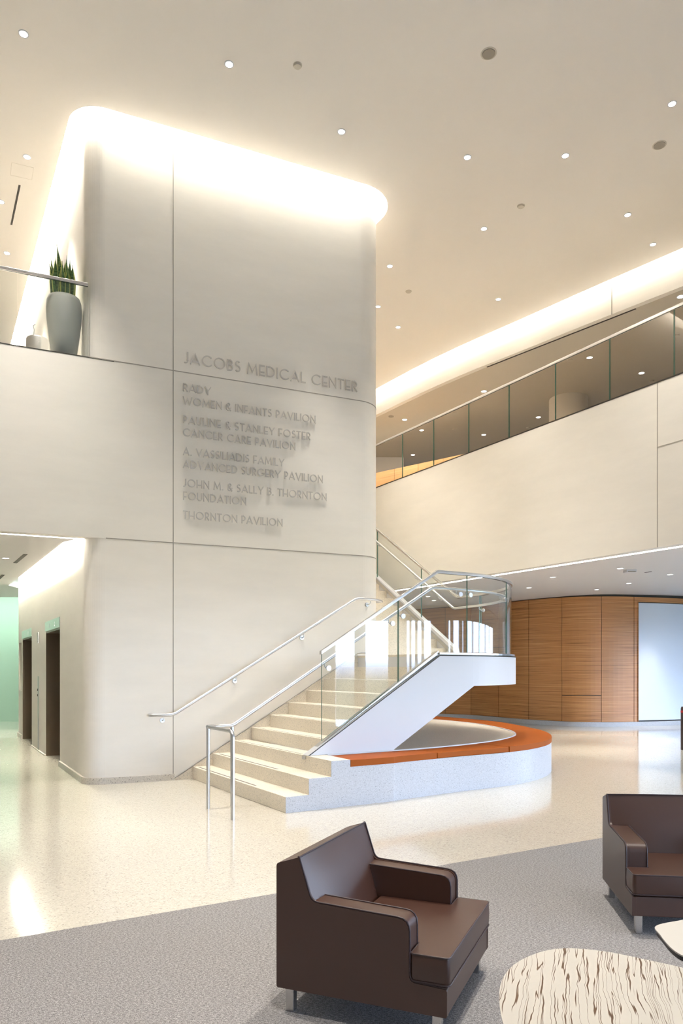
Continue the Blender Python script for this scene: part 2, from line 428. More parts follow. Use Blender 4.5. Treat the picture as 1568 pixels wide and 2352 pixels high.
def holed_ceiling(outer, hole, z, zt):
    tri = tessellate_polygon([[Vector((p[0], p[1], 0)) for p in outer], [Vector((p[0], p[1], 0)) for p in hole]])
    pts = list(outer)+list(hole)
    m = MB(); N = len(pts)
    m.add([(p[0], p[1], z) for p in pts]+[(p[0], p[1], zt) for p in pts], [tuple(t) for t in tri]+[tuple(i+N for i in reversed(t)) for t in tri])
    no = len(outer); nh = len(hole)
    m.f += [(i, (i+1) % no, (i+1) % no+N, i+N) for i in range(no)]; m.m += [0]*no
    m.f += [(no+i, no+(i+1) % nh, no+(i+1) % nh+N, no+i+N) for i in range(nh)]; m.m += [0]*nh
    return m
hole = tower_path(0.18)
outer = [(-14, -9), (6.5, -9)]+[tuple(p) for p in reversed(E)]+[(-14, 30)]
outer = [(-14, -9), (6.3, -9), (12.0, 3.0)]+[tuple(p) for p in reversed(E)]+[(-14, 29.9)]
struct('ceiling', holed_ceiling(outer, hole, ZC, ZC+0.06), M_CEIL)
# recess over the tower slot
ro = tower_path(0.42)
m = MB().ribbon([tuple(p) for p in ro]+[tuple(ro[0])], [(ZC+0.06, TOP)]*(len(ro)+1), 0.02)
m.prism([tuple(p) for p in tower_path(0.43)], TOP, TOP+0.05)
struct('ceiling_recess', m, M_WHITE)
cove = thing('cove_light', 'glowing white light cove wrapping the top of the cream tower', 'light', (A0.x, A0.y, ZC))
lp = tower_path(0.23)
obj('light_strip', MB().ribbon([tuple(p) for p in lp]+[tuple(lp[0])], [(ZC+0.27, ZC+0.33)]*(len(lp)+1), 0.012), M_COVE, cove)
dp_ = tower_path(0.11)
obj('light_strip', MB().ribbon([tuple(p) for p in dp_]+[tuple(dp_[0])], [(TOP-0.012, TOP-0.006)]*(len(dp_)+1), 0.09), M_COVED, cove)
# band between hall ceiling and lounge ceiling
BB = bandE
mbb = MB().ribbon([tuple(p) for p in offset(E, 0.26)], [(ZL, TOP)]*len(E), 0.12)
struct('wall_band', mbb, M_WALL, smooth=True, angle=30)
recE = offset(E, -0.24)
m = MB().ribbon([tuple(p) for p in recE], [(ZC+0.06, TOP)]*len(E), 0.02)
polyR = [tuple(p) for p in offset(E, -0.25)]+[tuple(p) for p in reversed(offset(E, 0.32))]
m.prism(polyR, TOP, TOP+0.05)
struct('ceiling_recess_right', m, M_WHITE)
cove2 = thing('cove_light', 'long curved white light cove above the right hand balcony', 'light', (E[5].x, E[5].y, ZC))
obj('light_strip', MB().ribbon([tuple(p) for p in offset(E, -0.05)], [(ZC+0.27, ZC+0.33)]*len(E), 0.012), M_COVE2, cove2)
obj('light_strip', MB().ribbon([tuple(p) for p in offset(E, 0.10)], [(TOP-0.012, TOP-0.006)]*len(E), 0.09), M_COVED2, cove2)
# tall seam on the band
p = px(1404.5, 690, 8.14+0.4); tB = offset(E, 0.195)
bi = min(range(len(tB)), key=lambda i: abs(tB[i].x/tB[i].y*FPX+CX-1404.5))
a_, b_ = tB[bi-1], tB[bi+1]
sp = isect(V2(0, 0), V2((1404.5-CX)/FPX, 1), a_, (b_-a_).normalized()); tdir = (b_-a_).normalized()
struct('trim_23', MB().prism([tuple(sp+tdir*x+V2(-tdir.y, tdir.x)*y) for x, y in ((-0.008, -0.004), (0.008, -0.004), (0.008, 0.012), (-0.008, 0.012))], ZL, 8.9), M_SEAM)
# lounge ceiling
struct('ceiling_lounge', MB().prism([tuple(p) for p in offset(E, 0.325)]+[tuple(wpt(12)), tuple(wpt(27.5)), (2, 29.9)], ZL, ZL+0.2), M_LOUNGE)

# ------------------------------------------------------------------ left balcony over the elevator lobby
tL = on_front(205); tl_corner = (cornerL-A0).dot(df)
P0 = A0+df*on_front(241); P1 = A0+df*(-11.8)
rd = V2(-nout.x, -nout.y)
struct('wall_balcony_left', MB().prism([tuple(P0), tuple(P1), tuple(P1+rd*0.16), tuple(P0+rd*0.16)], Z1, Z2-0.012), M_WALL)
struct('trim_24', MB().prism([tuple(A0+df*on_front(262)+nout*0.003), tuple(P1+nout*0.003), tuple(P1+rd*0.14), tuple(P0+rd*0.14)], Z2-0.012, Z2), M_DARK)
wl = lambda s, o=0: L0+dl*s+nl*o
endp = endL+nl*0.0
lob = [tuple(P0+rd*0.16), tuple(P1+rd*0.16), (-14, 21.5), (-3, 21.5), tuple(rear_p+df*0.3), tuple(wl(8.6, 0.0)), tuple(wl(0.3, 0.0))]
struct('floor_balcony', MB().prism([tuple(P0+rd*0.17), tuple(P1+rd*0.17), (-14, 29.9), (-3, 29.9), tuple(rear_p+df*0.3+backn*0.05), tuple(wl(8.6, 0.02)), tuple(wl(0.35, 0.02))], 5.2, Z2-0.03), M_OUT)
def zlob(x, y):
    d = max(0.0, (V2(x, y)-A0).dot(rd)); return Z1+0.012+min(d, 9.5)*0.0225
lobc = [tuple(P0+rd*0.30+nl*0.25), tuple(P1+rd*0.30), (-13.9, 20.0), (-7.9, 20.0), (-7.95, 17.1), tuple(wl(8.0, 0.2)), tuple(wl(0.6, 0.2))]
lobc = [tuple(P0+rd*0.26-df*0.28), tuple(P1+rd*0.26), (-13.9, 12), (-13.9, 19.9), (-3.5, 19.9), tuple(endL+backn*0.5), tuple(wl(8.25, 0.17)), tuple(wl(0.5, 0.17))]
struct('ceiling_lobby', MB().prism(lobc, zlob, lambda x, y: zlob(x, y)+0.05), M_LOWCEIL)
struct('ceiling_lobby_void', MB().prism([tuple(P0+rd*0.17), tuple(P1+rd*0.17), (-13.9, 21.4), (-3, 21.4), tuple(rear_p+backn*0.05), tuple(wl(8.6, 0.02)), tuple(wl(0.35, 0.02))], 3.72, 3.8), M_WHITE)
sl = thing('cove_light', 'thin white light slot under the balcony edge over the elevator lobby', 'light', (P1.x, P1.y, Z1))
obj('light_strip', MB().prism([tuple(P0+rd*0.17-df*0.1), tuple(P1+rd*0.17), tuple(P1+rd*0.25), tuple(P0+rd*0.25-df*0.1)], Z1+0.003, Z1+0.006), M_SLOT, sl)
sl = thing('cove_light', 'bright light cove along the top of the elevator wall', 'light', (L0.x, L0.y, 3.3))
obj('light_strip', MB().ribbon([tuple(wl(0.45, 0.27)), tuple(wl(8.2, 0.27))], [(3.50, 3.56), (3.66, 3.72)], 0.01), M_COVEL, sl)
obj('light_strip', MB().ribbon([tuple(wl(0.45, 0.075)), tuple(wl(8.2, 0.075))], [(3.70, 3.706)]*2, 0.08), emis('lobby_led_down', (1.0, 0.99, 0.82), 75.0), sl)
struct('wall_lobby_end', MB().box(-13.98, -3, 21.2, 21.4, 0, 3.72), M_MINT)
sl = thing('cove_light', 'cool light cove at the head of the mint green wall', 'light', (-10, 20.3, 3.5))
obj('light_strip', MB().box(-13.9, -4.5, 20.0, 20.1, 3.56, 3.60), M_COVEG, sl)

# ------------------------------------------------------------------ elevators (frames, doors, headers)
def vbox(P, d, nrm, s0, s1, o0, o1, z0, z1, mb=None, mi=0):
    mb = mb or MB(); return mb.prism([tuple(P+d*a+nrm*b) for a, b in ((s0, o0), (s1, o0), (s1, o1), (s0, o1))], z0, z1, mi)
for (s0, s1), lab in zip(DOORS, ('nearest elevator doorway with brown metal jambs beside the stair tower corner', 'farther elevator doorway with brown metal jambs, next to the wall niche')):
    c = L0+dl*((s0+s1)/2)
    e = thing('elevator', lab, 'elevator', (c.x, c.y, 0), 0)
    g = 0.002
    f = MB(); vbox(L0, dl, nl, s0+g, s0+0.03, -0.42, 0.0, 0, 2.148, f); vbox(L0, dl, nl, s1-0.03, s1-g, -0.42, 0.0, 0, 2.148, f); vbox(L0, dl, nl, s0+0.03, s1-0.03, -0.42, 0.0, 2.12, 2.148, f)
    obj('door_frame', f, M_BRONZE, e)
    mid = (s0+s1)/2
    obj('door_panel', vbox(L0, dl, nl, s0+0.03, mid-0.003, -0.42, -0.38, 0.004, 2.12), M_BRONZE, e)
    obj('door_panel', vbox(L0, dl, nl, mid+0.003, s1-0.03, -0.45, -0.41, 0.004, 2.12), M_BRONZE, e)
    h = obj('header_plate', vbox(L0, dl, nl, s0-0.01, s1+0.01, 0.003, 0.015, 2.15, 2.31), M_REFLSTEEL, e, label='pale steel header plate with a green reflection in its colour')
    for fcx in (0.3, 0.68):
        sc = s0+(s1-s0)*fcx
        obj('number_mark', vbox(L0, dl, nl, sc-0.03, sc+0.03, 0.016, 0.019, 2.19, 2.26), M_WHITE, h)
sc = 4.45
e = thing('elevator_call_station', 'slim full height metal call strip on the wall between the two elevators', 'call panel', tuple(wl(sc))+(0,))
obj('face_plate', vbox(L0, dl, nl, sc-0.05, sc+0.05, 0.002, 0.014, 0.6, 1.37), M_REFLSTEEL, e)
obj('kick_strip', vbox(L0, dl, nl, sc-0.05, sc+0.05, 0.002, 0.012, 0.0, 0.598), M_CHROME, e)
for z in (1.0, 1.1): obj('call_button', vbox(L0, dl, nl, sc-0.02, sc+0.02, 0.015, 0.022, z, z+0.04), M_BROWNPL, e)
e = thing('elevator_lantern', 'small wall lantern plate between the elevator doorways above the call strip', 'lantern', tuple(wl(sc))+(1.98,))
obj('plate', vbox(L0, dl, nl, sc-0.06, sc+0.06, 0.002, 0.02, 1.98, 2.18), M_WHITE, e)
obj('arrow_slot', vbox(L0, dl, nl, sc-0.07, sc-0.045, 0.021, 0.035, 1.99, 2.17), M_STEEL, e)
nf = vbox(L0, dl, nl, NICHE[0], NICHE[1], -0.25, -0.23, NICHE[2], NICHE[3])
for a in (NICHE[0], NICHE[1]-0.01): vbox(L0, dl, nl, a, a+0.01, -0.23, -0.001, NICHE[2], NICHE[3], nf)
for z in (NICHE[2], NICHE[3]-0.01): vbox(L0, dl, nl, NICHE[0]+0.01, NICHE[1]-0.01, -0.23, -0.001, z, z+0.01, nf)
ob = obj('wall_niche', nf, M_OUT); ob['label'] = 'tall recessed niche in the elevator wall beyond the farther doorway'; ob['category'] = 'niche'
ob = obj('notice_screen', vbox(L0, dl, nl, NICHE[0]+0.04, NICHE[1]-0.2, -0.225, -0.19, 1.08, 2.02), M_DARK); ob['label'] = 'dark upright screen set inside the wall niche'; ob['category'] = 'screen'

# ------------------------------------------------------------------ right balcony, lower lounge
F0 = V2(3.44, 12.03); dF = V2(0.52, -0.855).normalized(); nF = V2(-dF.y, dF.x)    # nF points away from the hall
if nF.x < 0: nF = -nF
F_A, F_B = F0-dF*11.0, F0+dF*13.0
def frect(a, b, o0, o1): return [tuple(F0+dF*a+nF*o0), tuple(F0+dF*b+nF*o0), tuple(F0+dF*b+nF*o1), tuple(F0+dF*a+nF*o1)]
struct('wall_balcony_right', MB().prism(frect(-11, 13, 0, 0.16), Z1, Z2-0.02), M_WALL)
struct('trim_25', MB().prism(frect(-11, 13, -0.004, 0.14), Z2-0.02, Z2), M_DARK)
def on_F(xp):
    u = (xp-CX)/FPX; return (u*F0.y-F0.x)/(dF.x-u*dF.y)
aS = on_F(1509)
struct('trim_26', MB().prism(frect(aS-0.006, aS+0.006, -0.003, 0.0), Z1, Z2-0.02), M_SEAM)
struct('trim_27', MB().prism(frect(aS+0.006, 13, -0.003, 0.0), 4.61, 4.622), M_SEAM)
struct('floor_lounge', MB().prism([tuple(F0-dF*10.9+nF*0.17), tuple(F0+dF*12.9+nF*0.17), tuple(wpt(-3.5)), tuple(wpt(26)), (-3.0, 29.9), (-4, 21)], 5.2, Z2-0.03), M_OUT)
Wp = [(-3.2, 25.2), (0.2, 24.8), (2.13, 23.8), (2.98, 23.1), (3.95, 22.4), (4.58, 21.4), (5.17, 20.4), (5.80, 19.75), (6.23, 19.45), (6.85, 19.35), (7.69, 19.5), (9.3, 20.05), (12.5, 21.6), (17.5, 24.5)]
def catmull(P, n=6):
    P = [Vector(p) for p in P]; out = []
    for i in range(len(P)-1):
        a = P[max(i-1, 0)]; b = P[i]; c = P[i+1]; d = P[min(i+2, len(P)-1)]
        for k in range(n):
            t = k/n; out.append(0.5*((2*b)+(c-a)*t+(2*a-5*b+4*c-d)*t*t+(3*b-a-3*c+d)*t**3))
    out.append(P[-1]); return out
WC = catmull(Wp, 6)
def zlow(x, y):
    d = max(0.0, (V2(x, y)-F0).dot(nF)); return Z1+0.012+min(d, 7.5)*0.0345
struct('ceiling_lower', MB().prism([tuple(F0-dF*10.9+nF*0.29), tuple(F0+dF*12.9+nF*0.29), tuple(wpt(-3.5, -0.05)), tuple(wpt(5, -0.05)), tuple(wpt(20, -0.05)), (17.5, 24.7), (9.3, 20.3), (6.5, 19.7), (4.6, 21.6), (0.2, 25.0), (-3.2, 25.4), (-3.2, 22)], zlow, lambda x, y: zlow(x, y)+0.1), M_LOWCEIL)
sl = thing('cove_light', 'thin white light slot under the right hand balcony edge', 'light', (F0.x, F0.y, Z1))
obj('light_strip', MB().prism(frect(-10.9, 12.9, 0.165, 0.285), Z1+0.003, Z1+0.006), M_SLOT, sl)

# veneer wall, one panel per visible joint
def wc_at(xp):
    best = None
    u = (xp-CX)/FPX
    for i in range(len(WC)-1):
        a, b = WC[i], WC[i+1]
        fa = a.x-u*a.y; fb_ = b.x-u*b.y
        if fa <= 0 <= fb_ or fb_ <= 0 <= fa:
            t = fa/(fa-fb_); return i+t
    return None
def wc_pt(s):
    i = min(int(s), len(WC)-2); return WC[i]+(WC[i+1]-WC[i])*(s-i)
def wc_span(s0, s1): return [wc_pt(s0)]+[WC[i] for i in range(int(s0)+1, int(math.ceil(s1)))]+[wc_pt(s1)]
joints = [6.0]+[wc_at(x) for x in (937, 1023.5, 1083.4, 1147.8, 1216.3, 1291.6, 1379, 1452.9)]
struct('wall_veneer', MB().ribbon([tuple(p) for p in WC], [(0, 3.9)]*len(WC), 0.02), M_DARK)
def wnorm(i, off):
    pass
def off_path(P, d):
    out = []
    for i in range(len(P)):
        t = (P[min(i+1, len(P)-1)]-P[max(i-1, 0)]).normalized(); out.append(P[i]+V2(t.y, -t.x)*d)
    return out
g = 0.05; wi = 1
names_w = ['behind the tower', 'behind the upper stair flight', 'left of the landing glass', 'seen through the landing glass', 'behind the landing edge', 'just right of the landing', 'between landing and lit panels', 'with a small access door below', 'nearest the white wall panel']
for s0, s1 in zip(joints, joints[1:]):
    P = wc_span(s0+g, s1-g); P = off_path(P, 0.035)
    if abs(s0-wc_at(1291.6)) < 1e-6:
        w1 = obj('wall_veneer_panel', MB().ribbon([tuple(p) for p in P], [(0.82, 3.40)]*len(P), 0.03), M_WOOD, kind='structure')
        w2 = obj('wall_veneer_panel', MB().ribbon([tuple(p) for p in P], [(0.12, 0.80)]*len(P), 0.03), M_WOOD, kind='structure')
    else:
        obj('wall_veneer_panel', MB().ribbon([tuple(p) for p in P], [(0.12, 3.40)]*len(P), 0.03), M_WOOD, kind='structure')
    wi += 1
s_a, s_b = wc_at(1452.9), wc_at(1461)
P = off_path(wc_span(s_a+g*0.5, s_b), 0.035)
obj('wall_veneer_panel', MB().ribbon([tuple(p) for p in P], [(0.12, 3.40)]*len(P), 0.03), M_WOOD, kind='structure')
s_e = len(WC)-1.001
P = off_path(wc_span(s_b+0.01, s_e), 0.035)
obj('wall_veneer_panel', MB().ribbon([tuple(p) for p in P], [(3.27, 3.40)]*len(P), 0.03), M_WOOD, kind='structure')
P = off_path(wc_span(s_b+0.03, s_e), 0.02)
pn = thing('wall_panel', 'tall smooth white wall panel right of the dark veneer wall', 'panel', (P[0].x, P[0].y, 0.1))
obj('panel_face', MB().ribbon([tuple(p) for p in P], [(0.15, 3.25)]*len(P), 0.02), M_PANEL, pn)
Pf = off_path(wc_span(s_b, s_b+0.035), 0.05)
obj('panel_frame', MB().ribbon([tuple(p) for p in Pf], [(0.12, 3.27)]*len(Pf), 0.06), M_WOOD, pn)
P = off_path(WC[4:], 0.05)
struct('baseboard_right', MB().ribbon([tuple(p) for p in P], [(0, 0.115)]*len(P), 0.07), M_TERRCOOL)

# upper lounge objects seen through the balcony glass
a, b = px(864, 1086, 7.0), px(1071, 1041.5, 7.0)
ab = (V2(b.x, b.y)-V2(a.x, a.y)); nn_ = V2(-ab.normalized().y, ab.normalized().x)
a2 = V2(a.x, a.y)-ab*0.6; b2 = V2(b.x, b.y)+ab*0.3
pt = thing('partition', 'warm lit wooden partition behind the far end of the balcony glass', 'partition', (a.x, a.y, Z2-0.03))
for i in range(7):
    p0 = a2+(b2-a2)*(i/7)+ab*0.002; p1 = a2+(b2-a2)*((i+1)/7)-ab*0.002
    obj('veneer_panel', MB().prism([tuple(p0), tuple(p1), tuple(p1+nn_*0.08), tuple(p0+nn_*0.08)], Z2-0.03, 7.0), m_wood('warm_veneer', (0.35, 0.2, 0.09), (0.52, 0.32, 0.16), (0.62, 0.41, 0.22)) if i == 0 else bpy.data.materials['warm_veneer'], pt)
lt = MB(); c_ = V2(a.x, a.y)
lt.prism([tuple(a2-nn_*0.32), tuple(b2-nn_*0.32), tuple(b2-nn_*0.27), tuple(a2-nn_*0.27)], 6.6, 6.62)
wr = bpy.data.lights.new('partition_wash', 'AREA'); wr.shape = 'RECTANGLE'; wr.size = 4.5; wr.size_y = 0.2; wr.energy = 55; wr.color = (1, 0.86, 0.66)
wo = bpy.data.objects.new('partition_wash', wr); COL.objects.link(wo); mid = (a2+b2)/2-nn_*0.8
wo.location = (mid.x, mid.y, 7.7)
wo.rotation_euler = (Vector((*((a2+b2)/2), 6.4))-Vector(wo.location)).to_track_quat('-Z', 'Y').to_euler()
struct('wall_lounge_back', MB().box(-6, 1.97*0.99, 23.2, 23.4, Z2, ZL), M_WHITE)
cc = px(1305, 1000, ZL); colx, coly = (1305-CX)/FPX*18.2, 18.2
o_ = obj('round_column', MB().lathe([(0.46, 0), (0.46, ZL-Z2+0.03)], (colx, coly, Z2-0.03), 40), M_OUT, smooth=True)
o_['label'] = 'round cream column behind the balcony glass'; o_['category'] = 'column'

# ------------------------------------------------------------------ stairs
B0 = V2(-0.583, 7.704); e1 = V2(0.857, 0.515).normalized(); e2 = V2(-e1.y, e1.x)
RI, GO = 0.17, 0.274
PG = 0.60                                         # glass line, measured in from the outer step ends
def SP(a, p): return B0+e1*a+e2*p
def wall_hit(a, off=0.0):                          # where a nosing line meets the tower front (or its round corner)
    p = isect(SP(a, 0), e2, A0+nout*off, df); return p
ST = thing('staircase', 'pale terrazzo staircase with rounded landing turning behind the tower', 'staircase', (B0.x, B0.y, 0))
def step_poly(a0, a1, p0):
    return [tuple(SP(a0, p0)), tuple(SP(a1, p0)), tuple(wall_hit(a1, 0.002)), tuple(wall_hit(a0, 0.002))]
for k in range(1, 11):
    a0 = GO*(k-1); a1 = GO*k+(0.03 if k < 10 else 0.0)
    p0 = 0.0 if k <= 3 else PG-0.02
    if k == 3: a1 = GO*3
    zb = 0.0 if k <= 3 else max(0.43, RI*k-0.36)
    if k <= 3:
        s = obj('step', MB().prism(step_poly(a0, GO*k if k < 3 else 0.79, p0), 0, RI*k) if k < 3 else MB().prism([tuple(SP(a0, 0)), tuple(SP(0.79, 0)), tuple(SP(0.79, 0.5)), tuple(SP(0.79, PG)), tuple(wall_hit(0.79, 0.002)), tuple(wall_hit(a0, 0.002))], 0, RI*k), M_TERR if k < 3 else M_TERR, ST, bevel=0.006)
    elif k < 10:
        s = obj('step', MB().prism(step_poly(a0, a1, p0), zb, RI*k), M_TERR, ST, bevel=0.006)
    else:
        continue
    L = (wall_hit(a0)-SP(a0, 0)).length
    pe = (0.30*L if k == 1 else 0.30*L if k == 2 else PG+0.12)
    ps = L-0.12
    obj('nosing_strip', MB().prism([tuple(SP(a0+0.035, pe)), tuple(SP(a0+0.06 if k < 3 else a0+0.048, pe)), tuple(SP(a0+0.06 if k < 3 else a0+0.048, ps)), tuple(SP(a0+0.035, ps))], RI*k, RI*k+0.0015), M_STRIP, s)
AL = GO*9                                          # landing starts
ZLAND = RI*10
AT = 2.90                                          # straight edge ends here, then the arc
Cc = SP(AT, PG+2.0)                                # arc centre
d2 = V2(-0.5, 0.866).normalized(); n2 = V2(d2.y, -d2.x)
a_s = ang(-e2); a_e = ang(n2)
def edge_plan(off, n=28, k2=0.55+0.30):
    """plan of the landing edge pushed outward by off: straight, arc, straight to the upper flight"""
    P = [SP(AL, PG-off), SP(AT, PG-off)]
    P += arc(Cc, 2.0+off, a_s, a_e, n)[1:]
    P += [Cc+n2*(2.0+off)+d2*k2]
    return P
OUTF = 0.07
ep = edge_plan(OUTF)
Q = Cc+n2*2.0+d2*0.55                              # first riser of the upper flight on the glass line
tr = cR+nr*(RC+0.003)                              # tower right side
def right_hit(p): return isect(p, -n2, tr, dr)
innerc = [right_hit(Q+d2*GO)]+[cR+V2(math.cos(t), math.sin(t))*(RC+0.003) for t in [ang(nr)+(ang(nout)-ang(nr))*i/8 for i in range(9)]]+[wall_hit(AL, 0.002)]
land = [tuple(p) for p in ep]+[tuple(p) for p in innerc]
obj('landing', MB().prism(land, 1.282, ZLAND-0.03), M_WHITE, ST)
ep2 = edge_plan(-0.02)
obj('landing_floor', MB().prism([tuple(p) for p in ep2]+[tuple(p) for p in innerc], ZLAND-0.03, ZLAND), M_TERR, ST)
# white stringer of the lower flight
def nosz(a): return RI+(RI/GO)*a
so, si = PG-0.07, PG+0.05
aT = 0.548
prof = [(aT, 0.512), (AL, ZLAND-0.03), (AL, 1.2815), (3.033, 1.2815), (1.74, 0.512)]
obj('stringer', MB().extr(prof, (B0.x, B0.y, 0), (e1.x, e1.y, 0), (0, 0, 1), (e2.x, e2.y, 0), so, si), M_WHITE, ST)
obj('soffit', MB().extr([(0.8, 0.44), (3.0, 1.283), (3.0, 1.31), (0.8, 0.50)], (B0.x, B0.y, 0), (e1.x, e1.y, 0), (0, 0, 1), (e2.x, e2.y, 0), si, 2.05), M_WHITE, ST)
obj('shadow_gap', MB().extr([(aT+0.03, 0.512), (AL, ZLAND-0.03), (AL, ZLAND-0.018), (aT+0.01, 0.512)], (B0.x, B0.y, 0), (e1.x, e1.y, 0), (0, 0, 1), (e2.x, e2.y, 0), so-0.002, so), M_DARK, ST)
gp = edge_plan(OUTF+0.0015)
obj('shadow_gap', MB().ribbon([tuple(p) for p in gp], [(ZLAND-0.031, ZLAND-0.018)]*len(gp), 0.003), M_DARK, ST)
# wall skirt beside the lower flight
sk = [(t, z) for t, z in []]
tA = on_front(397.6); tE = (wall_hit(AL)-A0).dot(df)
tw1 = (wall_hit(0)-A0).dot(df)
def skirt_z(t): return nosz((A0+df*t-B0).dot(e1))+0.03
obj('wall_skirt', MB().extr([(tA, 0.0), (tE, ZLAND-0.2), (tE, skirt_z(tE)), (tE-0.01, skirt_z(tE)), (tA+0.01, 0.012)]+[], (A0.x, A0.y, 0), (df.x, df.y, 0), (0, 0, 1), (nout.x, nout.y, 0), -0.01, 0.012) if False else
    MB().extr([(tA, 0.0), (tw1+0.3, 0.0), (tE, ZLAND-0.3), (tE, skirt_z(tE))], (A0.x, A0.y, 0), (df.x, df.y, 0), (0, 0, 1), (nout.x, nout.y, 0), 0.0, 0.012), M_TERR, ST)
pa = A0+df*tA+nout*0.012; pb = A0+df*tE+nout*0.012
cr = [cR+V2(math.cos(t), math.sin(t))*(RC+0.012) for t in [ang(nout)+(ang(nr)-ang(nout))*i/8 for i in range(9)]]
obj('skirt_trim', MB().tube([(pa.x, pa.y, 0.01), (pb.x, pb.y, skirt_z(tE)+0.005)]+[(p.x, p.y, ZLAND+0.04) for p in cr]+[(cr[-1].x+d2.x*0.4, cr[-1].y+d2.y*0.4, ZLAND+0.04)], 0.007, 6), M_STEEL, ST)
# upper flight
for k in range(1, 23):
    s0 = GO*k+0.01; s1 = GO*(k+1)+0.04
    p0, p1 = Q+d2*s0, Q+d2*s1; p0 = p0-n2*0.02; p1 = p1-n2*0.02
    z = ZLAND+RI*k
    obj('step', MB().prism([tuple(p0), tuple(p1), tuple(right_hit(p1)), tuple(right_hit(p0))], z-0.34, z), M_TERR, ST)
Lf = GO*22
obj('stringer', MB().extr([(0.0, ZLAND-0.3), (0.0, ZLAND+0.03), (0.05, ZLAND+0.16), (Lf, ZLAND+RI*22+0.03), (Lf, ZLAND+RI*22-0.42)], (Q.x, Q.y, 0), (d2.x, d2.y, 0), (0, 0, 1), (n2.x, n2.y, 0), -0.02, 0.07), M_WHITE, ST)

# glass balustrade of the stairs
BL = thing('glass_balustrade', 'clear glass stair balustrade with steel cap rail curving round the landing', 'balustrade', tuple(SP(0.77, PG))+(0.6,))
a = prof = [(aT-0.01, nosz(aT)-0.045), (AL, ZLAND-0.01), (AL, ZLAND+0.035), (aT-0.01, nosz(aT)-0.01)]
obj('base_channel', MB().extr(prof, (B0.x, B0.y, 0), (e1.x, e1.y, 0), (0, 0, 1), (e2.x, e2.y, 0), PG-0.035, PG+0.05), M_STEEL, BL)
def vprof(zb, zt, a0, a1, fn): pass
cp_ = edge_plan(0.0)
obj('base_channel', MB().ribbon([tuple(p) for p in cp_], [(ZLAND-0.012, ZLAND+0.012)]*len(cp_), 0.12), M_STEEL, BL)
GT = 1.03
def flight_panel(P, u, a0, a1, zf, name='glass_panel'):
    pth = [P+u*a0, P+u*a1]
    return obj(name, MB().ribbon([tuple(p) for p in pth], [(zf(a0)+0.02, zf(a0)+GT), (zf(a1)+0.02, zf(a1)+GT)], 0.016, 0, 1), [M_GLASS, M_GEDGE], BL)
def a_at(xp, p=PG):
    u = (xp-CX)/FPX; O = SP(0, p); return (u*O.y-O.x)/(e1.x-u*e1.y)
aj = a_at(914)
zf1 = lambda a: nosz(a) if a < AL else ZLAND
flight_panel(SP(0, PG), e1, 0.769, aj-0.006, zf1)
# second panel bends level at the landing
_arc = arc(Cc, 2.0, a_s, a_e, 48)
IA = max(1, min(range(24), key=lambda i: abs(_arc[i].x/_arc[i].y*FPX+CX-1068)))
obj('glass_panel', MB().ribbon([tuple(SP(aj+0.006, PG)), tuple(SP(AL, PG)), tuple(SP(AT, PG))]+[tuple(p) for p in arc(Cc, 2.0, a_s, a_e, 48)[1:IA+1]], [(zf1(aj)+0.02, zf1(aj)+GT), (ZLAND+0.02, ZLAND+GT), (ZLAND+0.02, ZLAND+GT)]+[(ZLAND+0.02, ZLAND+GT)]*IA, 0.016, 0, 1), [M_GLASS, M_GEDGE], BL)
arcs = arc(Cc, 2.0, a_s, a_e, 48)
def sub(i0, i1, ex=0.004):
    pts = arcs[i0:i1+1]; pts = [pts[0]+(pts[1]-pts[0])*0.1]+pts[1:-1]+[pts[-1]+(pts[-2]-pts[-1])*0.1]
    obj('glass_panel', MB().ribbon([tuple(p) for p in pts], [(ZLAND+0.02, ZLAND+GT)]*len(pts), 0.016, 0, 1), [M_GLASS, M_GEDGE], BL, smooth=True, angle=40)
def arc_idx(xp, far=False):
    best = None
    rng = range(len(arcs))
    us = [abs(p.x/p.y*FPX+CX-xp) for p in arcs]
    mx = max(range(len(arcs)), key=lambda i: arcs[i].x/arcs[i].y)
    rng = range(mx, len(arcs)) if far else range(0, mx+1)
    return min(rng, key=lambda i: us[i])
iA, iB = IA, arc_idx(1161)
sub(iA, iB); sub(iB, 47)
obj('glass_panel', MB().ribbon([tuple(arcs[-1]-d2*0.03), tuple(Q), tuple(Q+d2*1.05)], [(ZLAND+0.02, ZLAND+GT), (ZLAND+0.02, ZLAND+GT), (ZLAND+0.02+1.05*RI/GO, ZLAND+GT+1.05*RI/GO)], 0.016, 0, 1), [M_GLASS, M_GEDGE], BL)
zf2 = lambda s: ZLAND+s*RI/GO
s_ = 1.065
while s_ < 5.6:
    s_1 = min(s_+1.5, 6.0); pth = [Q+d2*s_, Q+d2*s_1]
    obj('glass_panel', MB().ribbon([tuple(p) for p in pth], [(zf2(s_)+0.02, zf2(s_)+GT), (zf2(s_1)+0.02, zf2(s_1)+GT)], 0.016, 0, 1), [M_GLASS, M_GEDGE], BL); s_ = s_1+0.012
obj('base_channel', MB().ribbon([tuple(Q), tuple(Q+d2*6.0)], [(ZLAND-0.01, ZLAND+0.06), (zf2(6)-0.01, zf2(6)+0.06)], 0.10), M_STEEL, BL)
# cap rail: flat bar following everything
cap = [SP(0.755, PG), SP(AL, PG), SP(AT, PG)]+arcs[1:]+[Q, Q+d2*6.0]
capz = [zf1(0.755), ZLAND, ZLAND]+[ZLAND]*(len(arcs)-1)+[ZLAND, zf2(6.0)]
obj('cap_rail', MB().ribbon([tuple(p) for p in cap], [(z+GT, z+GT+0.042) for z in capz], 0.05), M_STEEL, BL, smooth=True, angle=30, bevel=0.004)
